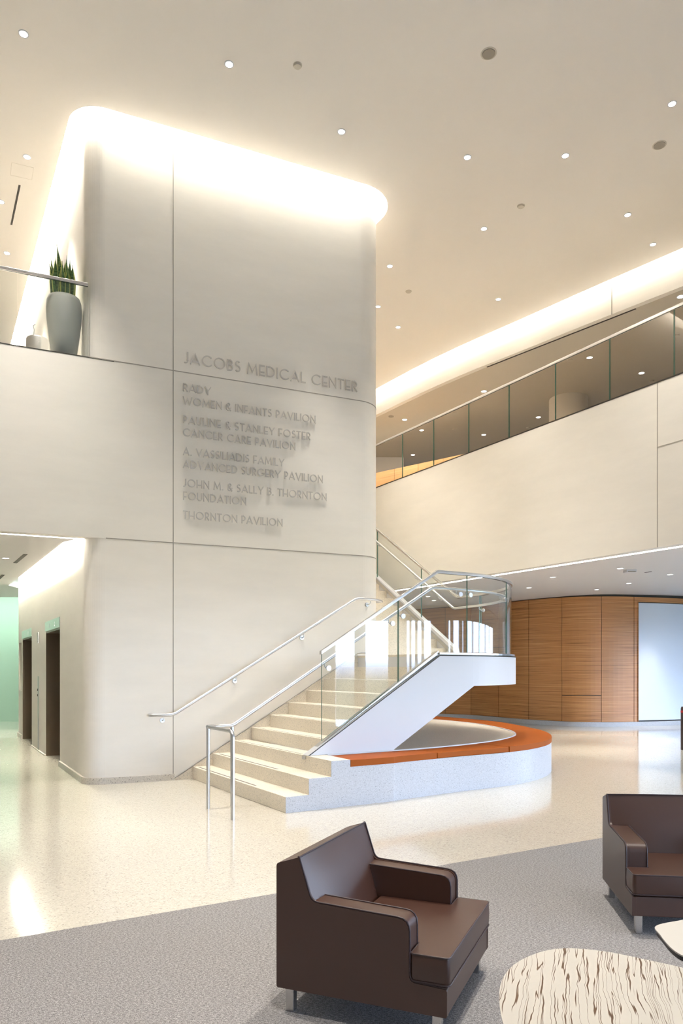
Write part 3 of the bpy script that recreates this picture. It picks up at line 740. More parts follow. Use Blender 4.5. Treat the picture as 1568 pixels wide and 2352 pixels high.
# round handrail inside the glass, with its ground loop
HR = thing('handrail', 'round stainless handrail inside the stair glass ending in a floor loop', 'handrail', tuple(SP(-0.6, 0.6))+(0,))
ph = PG+0.085; rr = 0.021
hz = 0.88; hzL = ZLAND+0.855
arch = arc(Cc, 2.0-0.085, a_s, a_e, 40)
Qh = Q-n2*0.085
path = [(*SP(-0.60, ph-0.02), hz), (*SP(-0.58, ph), hz), (*SP(-0.32, ph), hz), (*SP(-0.28, ph), hz+0.015), (*SP(AL-0.03, ph), hzL-0.015), (*SP(AL+0.03, ph), hzL), (*SP(AT, ph), hzL)]
path += [(p.x, p.y, hzL) for p in arch[1:]]+[(*(Qh-d2*0.03), hzL), (*(Qh+d2*0.03), hzL+0.02), (*(Qh+d2*6), hzL+6*RI/GO)]
obj('rail', MB().tube(path, rr, 12), M_CHROME, HR, smooth=True, angle=60)
P1h, P2h = SP(-0.59, ph-0.01), SP(-0.60, -0.03)
lp_ = [(P1h.x, P1h.y, hz)]
dd = (P2h-P1h).normalized(); e_ = P2h-dd*0.07
lp_ += [(e_.x, e_.y, hz)]+[(e_.x+dd.x*0.07*math.sin(t), e_.y+dd.y*0.07*math.sin(t), hz-0.07*(1-math.cos(t))) for t in (0.4, 0.8, 1.2, math.pi/2)]+[(P2h.x, P2h.y, 0.0)]
obj('end_loop', MB().tube(lp_, rr, 12), M_CHROME, HR, smooth=True, angle=60)
for p in (P1h, SP(-0.31, ph)):
    obj('post', MB().tube([(p.x, p.y, 0), (p.x, p.y, hz-0.01)], rr*0.95, 12), M_CHROME, HR, smooth=True, angle=60)
def bracket(P, inward, z, parent, up=0.05):
    """rosette on the glass or wall at P, arm reaching inward to the rail above"""
    b = MB(); a = Vector((inward.x, inward.y, 0)); p = Vector((P.x, P.y, z))
    b.tube([p-a*0.012, p+a*0.010], 0.031, 20); 
    b.tube([p+a*0.010, p+a*0.055, p+a*0.085+Vector((0, 0, 0.02)), p+a*0.085+Vector((0, 0, up))], 0.007, 8)
    return obj('bracket', b, M_CHROME, parent, smooth=True, angle=50)
def hrz(a_): return hz+0.015+(hzL-hz-0.03)*(a_+0.28)/(AL+0.25)
for xp in (754, 901, 925):
    a_ = a_at(xp); bracket(SP(a_, PG), e2, hrz(a_)-0.075, HR)
for xp in (1057, 1077):
    i = arc_idx(xp) if xp > 1068 else None
    a_ = a_at(xp) if a_at(xp) < AT else None
    P = SP(a_, PG) if a_ else arcs[arc_idx(xp)]
    bracket(P, (Cc-P).normalized() if not a_ else e2, hzL-0.075, HR)
for i_ in (iB-1, iB+1, 46):
    P = arcs[i_]; bracket(P, (Cc-P).normalized(), hzL-0.075, HR)
for s_ in (0.45, 0.98, 1.15, 2.5, 2.66, 4.1):
    P = Q+d2*s_; bracket(P, -n2, hzL+s_*RI/GO-0.075, HR)

# wall handrail on the tower
WH = thing('handrail', 'round stainless handrail bracketed to the cream tower wall', 'handrail', tuple(A0)+(0.8,))
def TWp(t, o=0.09): return A0+df*t+nout*o
zb_, zt_ = 0.887, 2.55
arcw = [cR+V2(math.cos(t), math.sin(t))*(RC+0.09) for t in [ang(nout)+(ang(nr)-ang(nout))*i/14 for i in range(10)]]
pth = [(*TWp(-0.318, 0.03), zb_), (*TWp(-0.31, 0.075), zb_), (*TWp(-0.28, 0.09), zb_), (*TWp(-0.04), zb_), (*TWp(0.02), zb_+0.02), (*TWp(2.66), zt_-0.02), (*TWp(2.72), zt_)]
pth += [(p.x, p.y, zt_) for p in arcw[1:]]
endw = arcw[-1]; inw = (cR-endw).normalized(); pth += [(endw.x+inw.x*0.02+0.0, endw.y+inw.y*0.02+0.03, zt_), (*(endw+inw*0.07+V2(-0.01, 0.05)), zt_)]
obj('rail', MB().tube(pth, rr, 12), M_CHROME, WH, smooth=True, angle=60)
for xp in (372, 538, 692, 845):
    u = (xp-CX)/FPX; O = A0; t = (u*O.y-O.x)/(df.x-u*df.y)
    z = zb_ if t < 0 else (zt_ if t > 2.7 else zb_+(zt_-zb_)*t/2.7)
    if t > 2.8: P = cR+V2(math.cos(ang(nout)+0.25), math.sin(ang(nout)+0.25))*RC; nn = (P-cR).normalized()
    else: P = A0+df*t; nn = nout
    bracket(P+nn*0.014, nn, z-0.075, WH)

# ------------------------------------------------------------------ curved bench under the stairs
outer_pts = [SP(0.79, 0.0), SP(1.4, 0.0)]+[V2(*px(x, y, 0)[:2]) for x, y in ((899.5, 1840), (960, 1831.4), (1068.4, 1816.2), (1176.8, 1804.3), (1241.9, 1789.1))]+[V2(3.03, 10.7), V2(3.21, 11.35), V2(3.27, 12.04), V2(3.22, 12.62), V2(3.15, 13.27), V2(2.96, 14.1), V2(2.64, 14.75), V2(2.04, 15.7), V2(1.2, 16.6)]
OC = catmull(outer_pts, 6); OC = smooth(OC, 12)
inner_pts = [SP(0.79, 0.50), SP(1.5, 0.52)]+[V2(*px(x, y, 0.51)[:2]) for x, y in ((960, 1719.7), (1111.8, 1704.6), (1163.8, 1694.8))]+[V2(2.63, 11.2), V2(2.70, 11.6), V2(2.72, 12.1), V2(2.55, 13.2), V2(2.2, 14.0), V2(1.76, 14.7), V2(1.0, 15.6)]
IC = smooth(catmull(inner_pts, 8), 12)
tback = [tr+dr*4.6+nr*0.02, tr+dr*0.1+nr*0.02]
def closeback(P): return [tuple(p) for p in P]+[tuple(tr+dr*4.0+nr*0.02), tuple(tr+nr*0.02), tuple(SP(2.2, 1.9)), tuple(SP(0.79, 1.9))]
BN = thing('curved_bench', 'low curved terrazzo bench base sweeping under the white stair stringer', 'bench', tuple(OC[20])+(0,))
obj('bench_base', MB().prism(closeback(OC), 0, 0.43), M_TERRCOOL, BN)
obj('bench_top', MB().prism(closeback(IC), 0.43, 0.505), M_TERR, BN)
rim = [p for p in IC]
obj('bench_rim', MB().ribbon([tuple(p) for p in rim], [(0.43, 0.515)]*len(rim), 0.025), M_WHITE, BN)
obj('daylit_end_plate', MB().prism([tuple(SP(GO*2+0.002, -0.004)), tuple(SP(0.79, -0.004)), tuple(SP(0.79, 0.0)), tuple(SP(GO*2+0.002, 0.0))], 0, 0.508), M_TERRCOOL, BN)  # thin plate over the step end, cool daylight put into its colour
obj('daylit_step_plate', MB().prism([tuple(SP(GO+0.002, -0.004)), tuple(SP(GO*2+0.002, -0.004)), tuple(SP(GO*2+0.002, 0)), tuple(SP(GO+0.002, 0))], 0, 0.338).prism([tuple(SP(0.002, -0.004)), tuple(SP(GO+0.002, -0.004)), tuple(SP(GO+0.002, 0)), tuple(SP(0.002, 0))], 0, 0.168), M_TERRCOOL, BN)  # lower step ends get thin plates with the daylight tint painted in
# cushions: one thing for each upholstered piece
def nearest(P, q): return min(range(len(P)), key=lambda i: (P[i]-q).length)
def ray_on(P, xp):
    u = (xp-CX)/FPX
    for i in range(len(P)-1):
        f0 = P[i].x-u*P[i].y; f1 = P[i+1].x-u*P[i+1].y
        if f0 <= 0 <= f1: return i+f0/(f0-f1)
    return None
def at(P, s): i = min(int(s), len(P)-2); return P[i]+(P[i+1]-P[i])*(s-i)
def span(P, s0, s1): return [at(P, s0)]+[P[i] for i in range(int(s0)+1, int(math.ceil(s1)))]+[at(P, s1)]
sj = [0.0, ray_on(OC, 1003.5), ray_on(OC, 1169)]
mxo = max(range(len(OC)), key=lambda i: OC[i].x); sj += [mxo+4.0, mxo+20.0, len(OC)-1.01]
def inner_s(so_):
    q = at(OC, so_); i = min(range(len(IC)), key=lambda i: (IC[i]-q).length)
    return float(i)
cl = ['first orange bench cushion beside the step end', 'second orange bench cushion, below the white stringer', 'orange bench cushion at the rounded front tip', 'orange bench cushion on the far side of the tip', 'farthest orange bench cushion beneath the landing']
for s0, s1, lab in zip(sj, sj[1:], cl):
    o_pts = span(OC, s0, s1); g_ = 0.006
    i0, i1 = (0.0 if s0 == 0 else inner_s(s0)), inner_s(s1)
    if i1 >= len(IC)-1: i1 = len(IC)-1.01
    i_pts = span(IC, i0, max(i1, i0+1))
    def shr(P):
        P = list(P); P[0] = P[0]+(P[1]-P[0]).normalized()*0.006; P[-1] = P[-1]+(P[-2]-P[-1]).normalized()*0.006; return P
    o2 = shr(off_path(o_pts, 0.004)); i2 = shr(off_path(i_pts, 0.02))
    c_ = obj('bench_cushion', MB().prism([tuple(p) for p in o2]+[tuple(p) for p in reversed(i2)], 0.431, 0.503), M_ORANGE, bevel=0.012, bseg=3)
    c_['label'] = lab; c_['category'] = 'cushion'; c_['group'] = 'orange cushions on the curved bench'

# ------------------------------------------------------------------ balcony glass, left and right
BGL = thing('glass_balustrade', 'clear glass balustrade with steel top rail on the left balcony', 'balustrade', (P0.x, P0.y, Z2))
gz = 6.47
t_end = on_front(203); tj = on_front(41)
o0 = -0.05
def fp(t, o): return A0+df*t+nout*o
for t0, t1 in ((t_end-0.004, tj+0.004), (tj-0.004, tj-1.5), (tj-1.51, tj-3.0), (tj-3.01, tj-4.5)):
    obj('glass_panel', MB().ribbon([tuple(fp(t0, o0)), tuple(fp(t1, o0))], [(Z2, gz)]*2, 0.016, 0, 1), [M_GLASS, M_GEDGE], BGL)
obj('cap_rail', MB().prism([tuple(fp(t_end, o0-0.02)), tuple(fp(t_end, o0+0.02)), tuple(fp(tj-4.5, o0+0.02)), tuple(fp(tj-4.5, o0-0.02))], gz, gz+0.04), M_STEEL, BGL, bevel=0.004)
BGR = thing('glass_balustrade', 'bronze tinted glass balustrade with steel top rail along the right balcony', 'balustrade', (F0.x, F0.y, Z2))
js = [on_F(x) for x in (800, 840, 919.7, 991.2, 1071.6, 1164, 1270.5, 1395, 1543)]
js += [js[-1]+1.6, js[-1]+3.2, js[-1]+4.8]
def fR(a, o): return F0+dF*a+nF*o
for a0, a1 in zip(js, js[1:]):
    obj('glass_panel', MB().ribbon([tuple(fR(a0+0.007, 0.05)), tuple(fR(a1-0.007, 0.05))], [(Z2, gz)]*2, 0.016, 0, 1), [M_GLASSB, M_GEDGE], BGR)
obj('cap_rail', MB().prism(frect(js[0], js[-1], 0.03, 0.07), gz, gz+0.045), M_STEEL, BGR, bevel=0.004)

# ------------------------------------------------------------------ planter, snake plant, bin on the left balcony
pc = V2((147-CX)/FPX*9.70, 9.70)
pl = thing('planter', 'tall rounded grey planter behind the left balcony glass', 'planter', (pc.x, pc.y, Z2-0.03))
prf = [(a_*0.975, b_*0.845) for a_, b_ in [(0.13, 0), (0.15, 0.02), (0.19, 0.35), (0.222, 0.65), (0.228, 0.80), (0.222, 0.93), (0.205, 0.99), (0.185, 0.995), (0.18, 0.93), (0.02, 0.93)]]
obj('pot', MB().lathe(prf, (pc.x, pc.y, Z2-0.03), 48), M_PLANTER, pl, smooth=True, angle=60)
obj('soil', MB().lathe([(0.17, 0.785), (0.01, 0.80)], (pc.x, pc.y, Z2-0.03), 24), M_SOIL, pl)
def m_leaf():
    m = mat('snake_leaf', (0.05, 0.13, 0.03), 0.4)
    uv = nd(m, 'ShaderNodeUVMap'); sx = nd(m, 'ShaderNodeSeparateXYZ'); m.node_tree.links.new(uv.outputs[0], sx.inputs[0])
    n = noise(m, coords(m, (6, 6, 50)), 1.0, 3)
    g_ = ramp(m, n.outputs['Fac'], [(0.4, (0.03, 0.085, 0.022)), (0.62, (0.10, 0.21, 0.07))])
    ab_ = nd(m, 'ShaderNodeMath', operation='ABSOLUTE'); su = nd(m, 'ShaderNodeMath', operation='SUBTRACT'); su.inputs[1].default_value = 0.5
    m.node_tree.links.new(sx.outputs[0], su.inputs[0]); m.node_tree.links.new(su.outputs[0], ab_.inputs[0])
    r = ramp(m, ab_.outputs[0], [(0.36, (0, 0, 0)), (0.40, (1, 1, 1))])
    base(m, mixc(m, r.outputs[0], g_.outputs[0], (0.55, 0.58, 0.16))); return m
M_LEAF = m_leaf()
sn = thing('snake_plant', 'snake plant with upright yellow edged green leaves in the grey planter', 'plant', (pc.x, pc.y, 6.44))
def leaf(x, y, z0, h, w, lean, az, rot):
    vs = []; fs = []; uvs = []; N = 14
    for i in range(N+1):
        t = i/N; ww = w*(0.62+0.9*t-0.55*t*t)*(1-t**5) if t < 1 else 0.001
        ww = max(ww*(1.0 if t < 0.55 else (1-((t-0.55)/0.45)**1.7)), 0.0015)
        bend = lean*t*t; cx_ = x+math.cos(az)*bend; cy_ = y+math.sin(az)*bend; z = z0+h*t
        a_ = rot+t*0.7; ux, uy = math.cos(a_), math.sin(a_)
        for s_ in (-1, -0.5, 0, 0.5, 1):
            cup = (s_*s_)*ww*0.35
            vs.append((cx_+ux*ww*s_-uy*cup, cy_+uy*ww*s_+ux*cup, z)); uvs.append(((s_+1)/2, t))
    for i in range(N):
        for k in range(4):
            a_ = i*5+k; fs.append((a_, a_+1, a_+6, a_+5))
    me = bpy.data.meshes.new('leaf'); me.from_pydata(vs, [], fs); me.materials.append(M_LEAF)
    ul = me.uv_layers.new(name='UVMap')
    for l in me.loops: ul.data[l.index].uv = uvs[l.vertex_index]
    for p in me.polygons: p.use_smooth = True
    o = bpy.data.objects.new('leaf', me); COL.objects.link(o); o.parent = sn; o.matrix_parent_inverse = Matrix.Translation(sn.location).inverted()
    sd = o.modifiers.new('solid', 'SOLIDIFY'); sd.thickness = 0.004; return o
rl = random.Random(11)
spec_ = [(-0.11, 0.0, 0.53, .038), (-0.02, -0.02, 0.66, .042), (0.02, 0.05, 0.57, .036), (0.08, 0.0, 0.50, .038), (0.05, -0.10, 0.42, .04), (-0.06, -0.10, 0.46, .042), (0.14, -0.04, 0.40, .036), (-0.14, -0.05, 0.38, .036), (0.0, -0.14, 0.40, .04), (0.10, -0.11, 0.36, .038)]
for i in range(36):
    if i < len(spec_): dx, dy, h, w_ = spec_[i]
    else:
        a_ = rl.uniform(0, 6.28); r_ = rl.uniform(0.03, 0.165); dx, dy = r_*math.cos(a_), r_*math.sin(a_); h = rl.uniform(0.26, 0.44); w_ = rl.uniform(.034, .050)
    if V2(dx, dy).dot(nl) < -0.02: dx, dy, tight = dx*0.8, dy*0.8, 0.15
    else: tight = 1.0
    az = math.atan2(dy, dx); leaf(pc.x+dx, pc.y+dy, 6.27, h+0.11, w_, rl.uniform(0.02, 0.13)*tight, az, rl.uniform(-0.6, 0.6) if rl.random() < 0.7 else rl.uniform(0, 3.1))
bc = V2((87-CX)/FPX*10.7, 10.7)
bn = thing('waste_bin', 'round brushed steel bin beside the grey planter on the balcony', 'bin', (bc.x, bc.y, Z2-0.03))
obj('body', MB().lathe([(0.155, 0), (0.158, 0.02), (0.158, 0.74), (0.15, 0.755), (0.135, 0.755), (0.13, 0.62), (0.02, 0.62)], (bc.x, bc.y, Z2-0.03), 40), M_STEEL, bn, smooth=True, angle=40)
obj('swing_handle', MB().tube([(bc.x, bc.y-0.15, 6.25), (bc.x+0.005, bc.y-0.14, 6.34), (bc.x-0.01, bc.y-0.14, 6.40), (bc.x+0.02, bc.y-0.14, 6.42)], 0.005, 8), M_CHROME, bn, smooth=True)

# ------------------------------------------------------------------ lettering
TH = 0.115
def ribbon2d(pts, w):
    P = [Vector(p) for p in pts]; n = len(P); L = []; R = []
    for i in range(n):
        if i == 0: t = (P[1]-P[0]).normalized(); nrm = V2(-t.y, t.x); sc = 1
        elif i == n-1: t = (P[-1]-P[-2]).normalized(); nrm = V2(-t.y, t.x); sc = 1
        else:
            t0 = (P[i]-P[i-1]).normalized(); t1 = (P[i+1]-P[i]).normalized(); t = (t0+t1)
            if t.length < 1e-4: t = t0
            t.normalize(); nrm = V2(-t.y, t.x); sc = min(2.2, 1/max(0.3, nrm.dot(V2(-t0.y, t0.x))))
        L.append(P[i]+nrm*w/2*sc); R.append(P[i]-nrm*w/2*sc)
    return L, R
def A_(cx, cy, rx, ry, a0, a1, n=14):
    return [(cx+rx*math.cos(math.radians(a0+(a1-a0)*i/n)), cy+ry*math.sin(math.radians(a0+(a1-a0)*i/n))) for i in range(n+1)]
h_ = TH/2; T_ = 1-h_
FONT = {
 'A': (0.80, [[(0.02, 0), (0.40, T_), (0.78, 0)], [(0.15, 0.27), (0.65, 0.27)]]),
 'B': (0.52, [[(h_, 0), (h_, 1)], [(h_, T_)]+[(0.24, T_)]+A_(0.24, 0.74, 0.19, 0.2025, 90, -90)+[(h_, 0.5375)], [(0.24, 0.5375)]+A_(0.25, 0.2975, 0.22, 0.24, 90, -90)+[(h_, h_)]]),
 'C': (0.86, [A_(0.5, 0.5, 0.5-h_, 0.5-h_, 42, 318, 26)]),
 'D': (0.78, [[(h_, 0), (h_, 1)], [(h_, T_), (0.27, T_)]+A_(0.27, 0.5, 0.45, 0.4425, 90, -90, 20)+[(h_, h_)]]),
 'E': (0.50, [[(h_, 0), (h_, 1)], [(h_, T_), (0.5, T_)], [(h_, 0.36), (0.46, 0.36)], [(h_, h_), (0.5, h_)]]),
 'F': (0.48, [[(h_, 0), (h_, 1)], [(h_, T_), (0.48, T_)], [(h_, 0.36), (0.42, 0.36)]]),
 'G': (0.95, [A_(0.5, 0.5, 0.5-h_, 0.5-h_, 42, 350, 28)+[(0.92, 0.40), (0.62, 0.40)]]),
 'H': (0.72, [[(h_, 0), (h_, 1)], [(0.72-h_, 0), (0.72-h_, 1)], [(h_, 0.36), (0.72-h_, 0.36)]]),
 'I': (TH, [[(h_, 0), (h_, 1)]]),
 'J': (0.40, [[(0.34, 1), (0.34, 0.28)]+A_(0.12, 0.28, 0.22, 0.22, 0, -110, 10)]),
 'L': (0.46, [[(h_, 1), (h_, h_), (0.46, h_)]]),
 'M': (0.92, [[(0.04, 0), (0.14, T_), (0.46, 0.22), (0.78, T_), (0.88, 0)]]),
 'N': (0.72, [[(h_, 0), (h_, 0.93), (0.72-h_, 0.07), (0.72-h_, 1)]]),
 'O': (1.0, [A_(0.5, 0.5, 0.5-h_, 0.5-h_, 0, 360, 36)]),
 'P': (0.52, [[(h_, 0), (h_, 1)], [(h_, T_), (0.22, T_)]+A_(0.22, 0.66, 0.25, 0.2825, 90, -90, 16)+[(h_, 0.3775)]]),
 'R': (0.56, [[(h_, 0), (h_, 1)], [(h_, T_), (0.22, T_)]+A_(0.22, 0.68, 0.25, 0.2625, 90, -90, 16)+[(h_, 0.4175)], [(0.24, 0.4175), (0.52, 0)]]),
 'S': (0.50, [A_(0.255, 0.745, 0.19, 0.1975, 35, 240, 14)+A_(0.245, 0.29, 0.20, 0.2325, 70, -145, 14)]),
 'T': (0.58, [[(0, T_), (0.58, T_)], [(0.29, 0), (0.29, T_)]]),
 'U': (0.66, [[(h_, 1), (h_, 0.33)]+A_(0.33, 0.33, 0.2725, 0.2725, 180, 360, 14)+[(0.66-h_, 1)]]),
 'V': (0.76, [[(0.02, 1), (0.38, h_), (0.74, 1)]]),
 'W': (1.12, [[(0.02, 1), (0.28, h_), (0.56, 0.80), (0.84, h_), (1.10, 1)]]),
 'Y': (0.72, [[(0.02, 1), (0.36, 0.44), (0.70, 1)], [(0.36, 0), (0.36, 0.44)]]),
 '&': (0.66, [[(0.62, 0.0), (0.18, 0.62)]+A_(0.30, 0.78, 0.16, 0.165, 205, -45, 12)+[(0.14, 0.40)]+A_(0.28, 0.26, 0.22, 0.205, 140, 330, 12)+[(0.62, 0.42)]]),
 '.': (0.13, [[(0.0, 0.065), (0.13, 0.065)]]),
}
SPC, WSP = 0.15, 0.42
def text_width(s):
    w = 0
    for i, ch in enumerate(s):
        w += WSP if ch == ' ' else FONT[ch][0]+SPC
    return w-SPC
def sign_line(s, t0, t1, zb, hgt, label, stroke=1.0):
    o = thing('sign_lettering', label, 'lettering', tuple(A0+df*t0+nout*0.03)+(zb,), 0, 'metal wall lettering on the tower')
    w = text_width(s); kx = (t1-t0)/w; x = 0.0
    for ch in s:
        if ch == ' ': x += WSP; continue
        adv, strokes = FONT[ch]; m = MB()
        for st in strokes:
            L, R = ribbon2d([(px_*kx/hgt, py_) for px_, py_ in st], TH*stroke*(1.1 if ch == '.' else 1))
            nL = len(L)
            def W3(p, d):
                t = t0+x*kx+p.x*hgt; q_ = A0+df*t+nout*d; return (q_.x, q_.y, zb+p.y*hgt)
            vs = [W3(p, 0.034) for p in L]+[W3(p, 0.034) for p in R]+[W3(p, 0.018) for p in L]+[W3(p, 0.018) for p in R]
            fs = []
            for i in range(nL-1):
                fs += [(i, i+1, nL+i+1, nL+i), (2*nL+i, 3*nL+i, 3*nL+i+1, 2*nL+i+1), (i, 2*nL+i, 2*nL+i+1, i+1), (nL+i, nL+i+1, 3*nL+i+1, 3*nL+i)]
            fs += [(0, nL, 3*nL, 2*nL), (nL-1, 3*nL-1, 4*nL-1, 2*nL-1)]
            m.add(vs, fs)
        obj('letter', m, M_LETTER, o)
        x += adv+SPC
sign_line('JACOBS MEDICAL CENTER', 0.140, 2.741, 5.655, 0.155, 'largest raised metal lettering, top line above the tower seam', 0.85)
small = [('RADY', 0.515, 5.272, 'raised metal letters, short four letter line just below the seam'),
 ('WOMEN & INFANTS PAVILION', 2.064, 5.095, 'raised metal line ending INFANTS PAVILION, second under the seam'),
 ('PAULINE & STANLEY FOSTER', 1.987, 4.838, 'raised metal line directly above the one reading CANCER CARE PAVILION'),
 ('CANCER CARE PAVILION', 1.751, 4.664, 'raised metal line reading CANCER CARE PAVILION'),
 ('A. VASSILIADIS FAMILY', 1.581, 4.408, 'raised metal line ending in FAMILY'),
 ('ADVANCED SURGERY PAVILION', 2.179, 4.233, 'raised metal line reading ADVANCED SURGERY PAVILION'),
 ('JOHN M. & SALLY B. THORNTON', 2.240, 3.978, 'longest small raised metal line, just above FOUNDATION'),
 ('FOUNDATION', 1.017, 3.802, 'raised metal line reading FOUNDATION'),
 ('THORNTON PAVILION', 1.555, 3.545, 'lowest raised metal line of the wall lettering')]
for s, t1, z, lab in small: sign_line(s, 0.132, t1, z, 0.108, lab, 1.0)

# ------------------------------------------------------------------ ceiling fittings
def spot(parent, loc, power, size=1.1, blend=1.0, color=(1.0, 0.945, 0.86)):
    l = bpy.data.lights.new('lamp', 'SPOT'); l.energy = power; l.spot_size = size; l.spot_blend = blend; l.shadow_soft_size = 0.06; l.color = color
    o = bpy.data.objects.new('lamp', l); COL.objects.link(o); o.parent = parent; o.location = (0, 0, -0.02); return o
def downlight(x, y, z, label, group, r=0.055, power=0, lens=M_LENS, zc=None, beam=1.1):
    p = px(x, y, z); 
    if zc: 
        for _ in range(6): z = zc(p.x, p.y); p = px(x, y, z)
    return downlight_at(p, label, group, r, power, lens, beam)
def downlight_at(p, label, group, r=0.055, power=0, lens=M_LENS, beam=1.1):
    t = thing('downlight', label, 'downlight', tuple(p), 0, group)
    obj('trim_ring', MB().lathe([(r*1.35, 0.0), (r*1.35, -0.006), (r*1.05, -0.008), (r, 0.0)], (0, 0, 0), 24), M_WHITE, t, smooth=True, local=True)
    obj('lens', MB().lathe([(r, -0.001), (r, -0.004)], (0, 0, 0), 20), lens, t, local=True)
    if power: spot(t, p, power, beam)
    return t
G1 = 'round downlights in the hall ceiling'
hall = [(54, 77, 'round downlight in the ceiling corner up and left of the tower'), (526, 147, 'brightest downlight in the ceiling, above the tower front'), (784, 302, 'hall downlight just beyond the right end of the tower top edge'),
 (1073, 361, 'left one of two level hall downlights right of the tower'), (1298, 357, 'right one of two level hall downlights right of the tower'), (1543, 238, 'hall downlight at the right edge above the ceiling speaker'),
 (62, 360, 'hall downlight left of the tower, above the black air slot'), (16, 581, 'hall downlight over the left balcony, above its top rail'), (1111, 525, 'hall downlight left of the plain ceiling disc'),
 (1441, 493, 'hall downlight above the right light cove, upper of a close pair'), (1499, 561, 'hall downlight closest to the right light cove'), (895, 611, 'hall downlight beside the tower, upper of three near its edge'),
 (868, 704, 'hall downlight touching the tower edge'), (914, 751, 'hall downlight lowest beside the tower edge'), (1144, 687, 'lone hall downlight above the middle of the curved cove'), (2, 463, 'hall downlight cut by the left frame edge')]
for x, y, lab in hall: downlight(x, y, ZC, lab, G1, 0.042, K_DOWN*(0.45 if x in (868, 895) else 0.8 if x in (784, 526) else 0.3 if x in (1441, 1499, 1144) else 0.35 if x in (1111, 1298) else 0.6 if x > 1000 else 0.6 if y > 450 else 1.0), beam=0.75 if x in (784, 526) else 1.1)
for (x, y) in ((-6, 2.0), (-3, -1), (0.5, 1.0), (3.5, -3), (-8, 6), (4.5, 3.0), (1.5, 5.0), (-2.5, 4.5)):  # unseen lamps added only to light the hall
    downlight_at((x, y, ZC), 'unseen round hall downlight overhead, added as a light source', G1, 0.055, K_DOWN*(0.6 if x > 3 else 0.75 if x < -5 else 1.6 if y > 4 else 1.1))
G2 = 'small downlights in the lounge ceiling'
for x, y, lab in [(1563, 681, 'lounge downlight at the right edge above the balcony rail'), (1353.5, 821, 'lounge downlight seen through glass left of the widest pane'), (1472.7, 856.6, 'lounge downlight seen through the widest glass pane'), (1111, 898.6, 'lounge downlight just over the balcony rail under the air slot'),
  (1236, 958, 'lounge downlight seen through glass left of the round column'), (1110.6, 998.4, 'lounge downlight low behind the glass right of the third joint'), (929, 963.7, 'lounge downlight beside the dark speaker near the tower'), (968, 988, 'lounge downlight upper behind the second glass pane'), (948, 1044.5, 'lounge downlight lower behind the second glass pane')]:
    downlight(x, y, ZL, lab, G2, 0.055, 60, M_LENS)
G3 = 'small downlights under the right balcony'
for x, y, lab in [(1423.8, 1305.2, 'lower ceiling downlight left of the square ceiling box'), (1538, 1319.3, 'brightest lower ceiling downlight near the right edge'), (1443.5, 1339.5, 'lower ceiling downlight below the square box'), (1369.6, 1354, 'lower ceiling downlight just above the veneer wall'), (1528.3, 1358.8, 'lower ceiling downlight above the white wall panel'), (1269, 1325.3, 'lower ceiling downlight in the middle, right of the landing'), (1214.3, 1349.7, 'lower ceiling downlight closest to the landing glass'), (982.5, 1369.8, 'lower ceiling downlight behind the stair glass, upper'), (996, 1379, 'lower ceiling downlight behind the stair glass, lower')]:
    downlight(x, y, 3.3, lab, G3, 0.05, 230, M_LENSS, zlow)
downlight(13, 1281.5, 3.25, 'faint recessed downlight in the elevator lobby ceiling', 'lobby downlights', 0.05, 60, M_LENSS, zlob)
for (x, y) in ((-9, 13), (-8.6, 17), (-7.3, 12.2)): downlight_at((x, y, zlob(x, y)), 'unseen recessed lobby downlight, added as a light source', 'lobby downlights', 0.05, 260)  # extra unseen lamps, added to brighten the lobby
def disc(name, cat, x, y, z, r, label, m, group=None, zc=None, bump_=0.012):
    p = px(x, y, z)
    if zc:
        for _ in range(6): z = zc(p.x, p.y); p = px(x, y, z)
    t = thing(name, label, cat, tuple(p), 0, group)
    obj('rim', MB().lathe([(r*1.2, 0.0), (r*1.2, -0.004), (r, -0.006), (r*0.98, 0.0)], (0, 0, 0), 36), M_PLATE, t, smooth=True, local=True)
    obj('cover', MB().lathe([(r*0.97, -0.001), (r*0.95, -bump_), (r*0.2, -bump_-0.002)], (0, 0, 0), 36), m, t, local=True)
disc('ceiling_speaker', 'speaker', 1122, 122.5, ZC, 0.077, 'round grey ceiling speaker near the top right of the hall ceiling', M_GRILLE)
disc('ceiling_speaker', 'speaker', 1514, 333, ZC, 0.077, 'round grey ceiling speaker at the right, below the edge downlight', M_GRILLE)
disc('ceiling_speaker', 'speaker', 898, 956.4, ZL, 0.075, 'dark ceiling speaker under the lounge soffit beside the tower', M_GRILLE)
disc('smoke_detector', 'detector', 683, 150, ZC, 0.045, 'small pale ceiling disc right of the brightest downlight', M_PLATE, bump_=0.02)
disc('smoke_detector', 'detector', 1196, 473, ZC, 0.05, 'pale ceiling disc in the middle of the right hall ceiling', M_PLATE, bump_=0.02)
disc('smoke_detector', 'detector', 938, 669, ZC, 0.05, 'pale ceiling disc close to the tower edge', M_PLATE, bump_=0.02)
for x, y, lab in ((1309, 825.5, 'ceiling disc behind glass left of the lounge downlight'), (1044.7, 947, 'ceiling disc behind the balcony glass under the rail'), (1213, 982, 'faint ceiling disc low behind the glass'), (1496, 874.7, 'faint ceiling disc just above the balcony edge at right'), (1553, 769, 'pale sprinkler plate behind the last glass pane'), (1042.9, 985.8, 'round sprinkler plate behind the third glass pane')):
    disc('sprinkler_plate', 'sprinkler', x, y, ZL, 0.06, lab, M_PLATE, bump_=0.03)
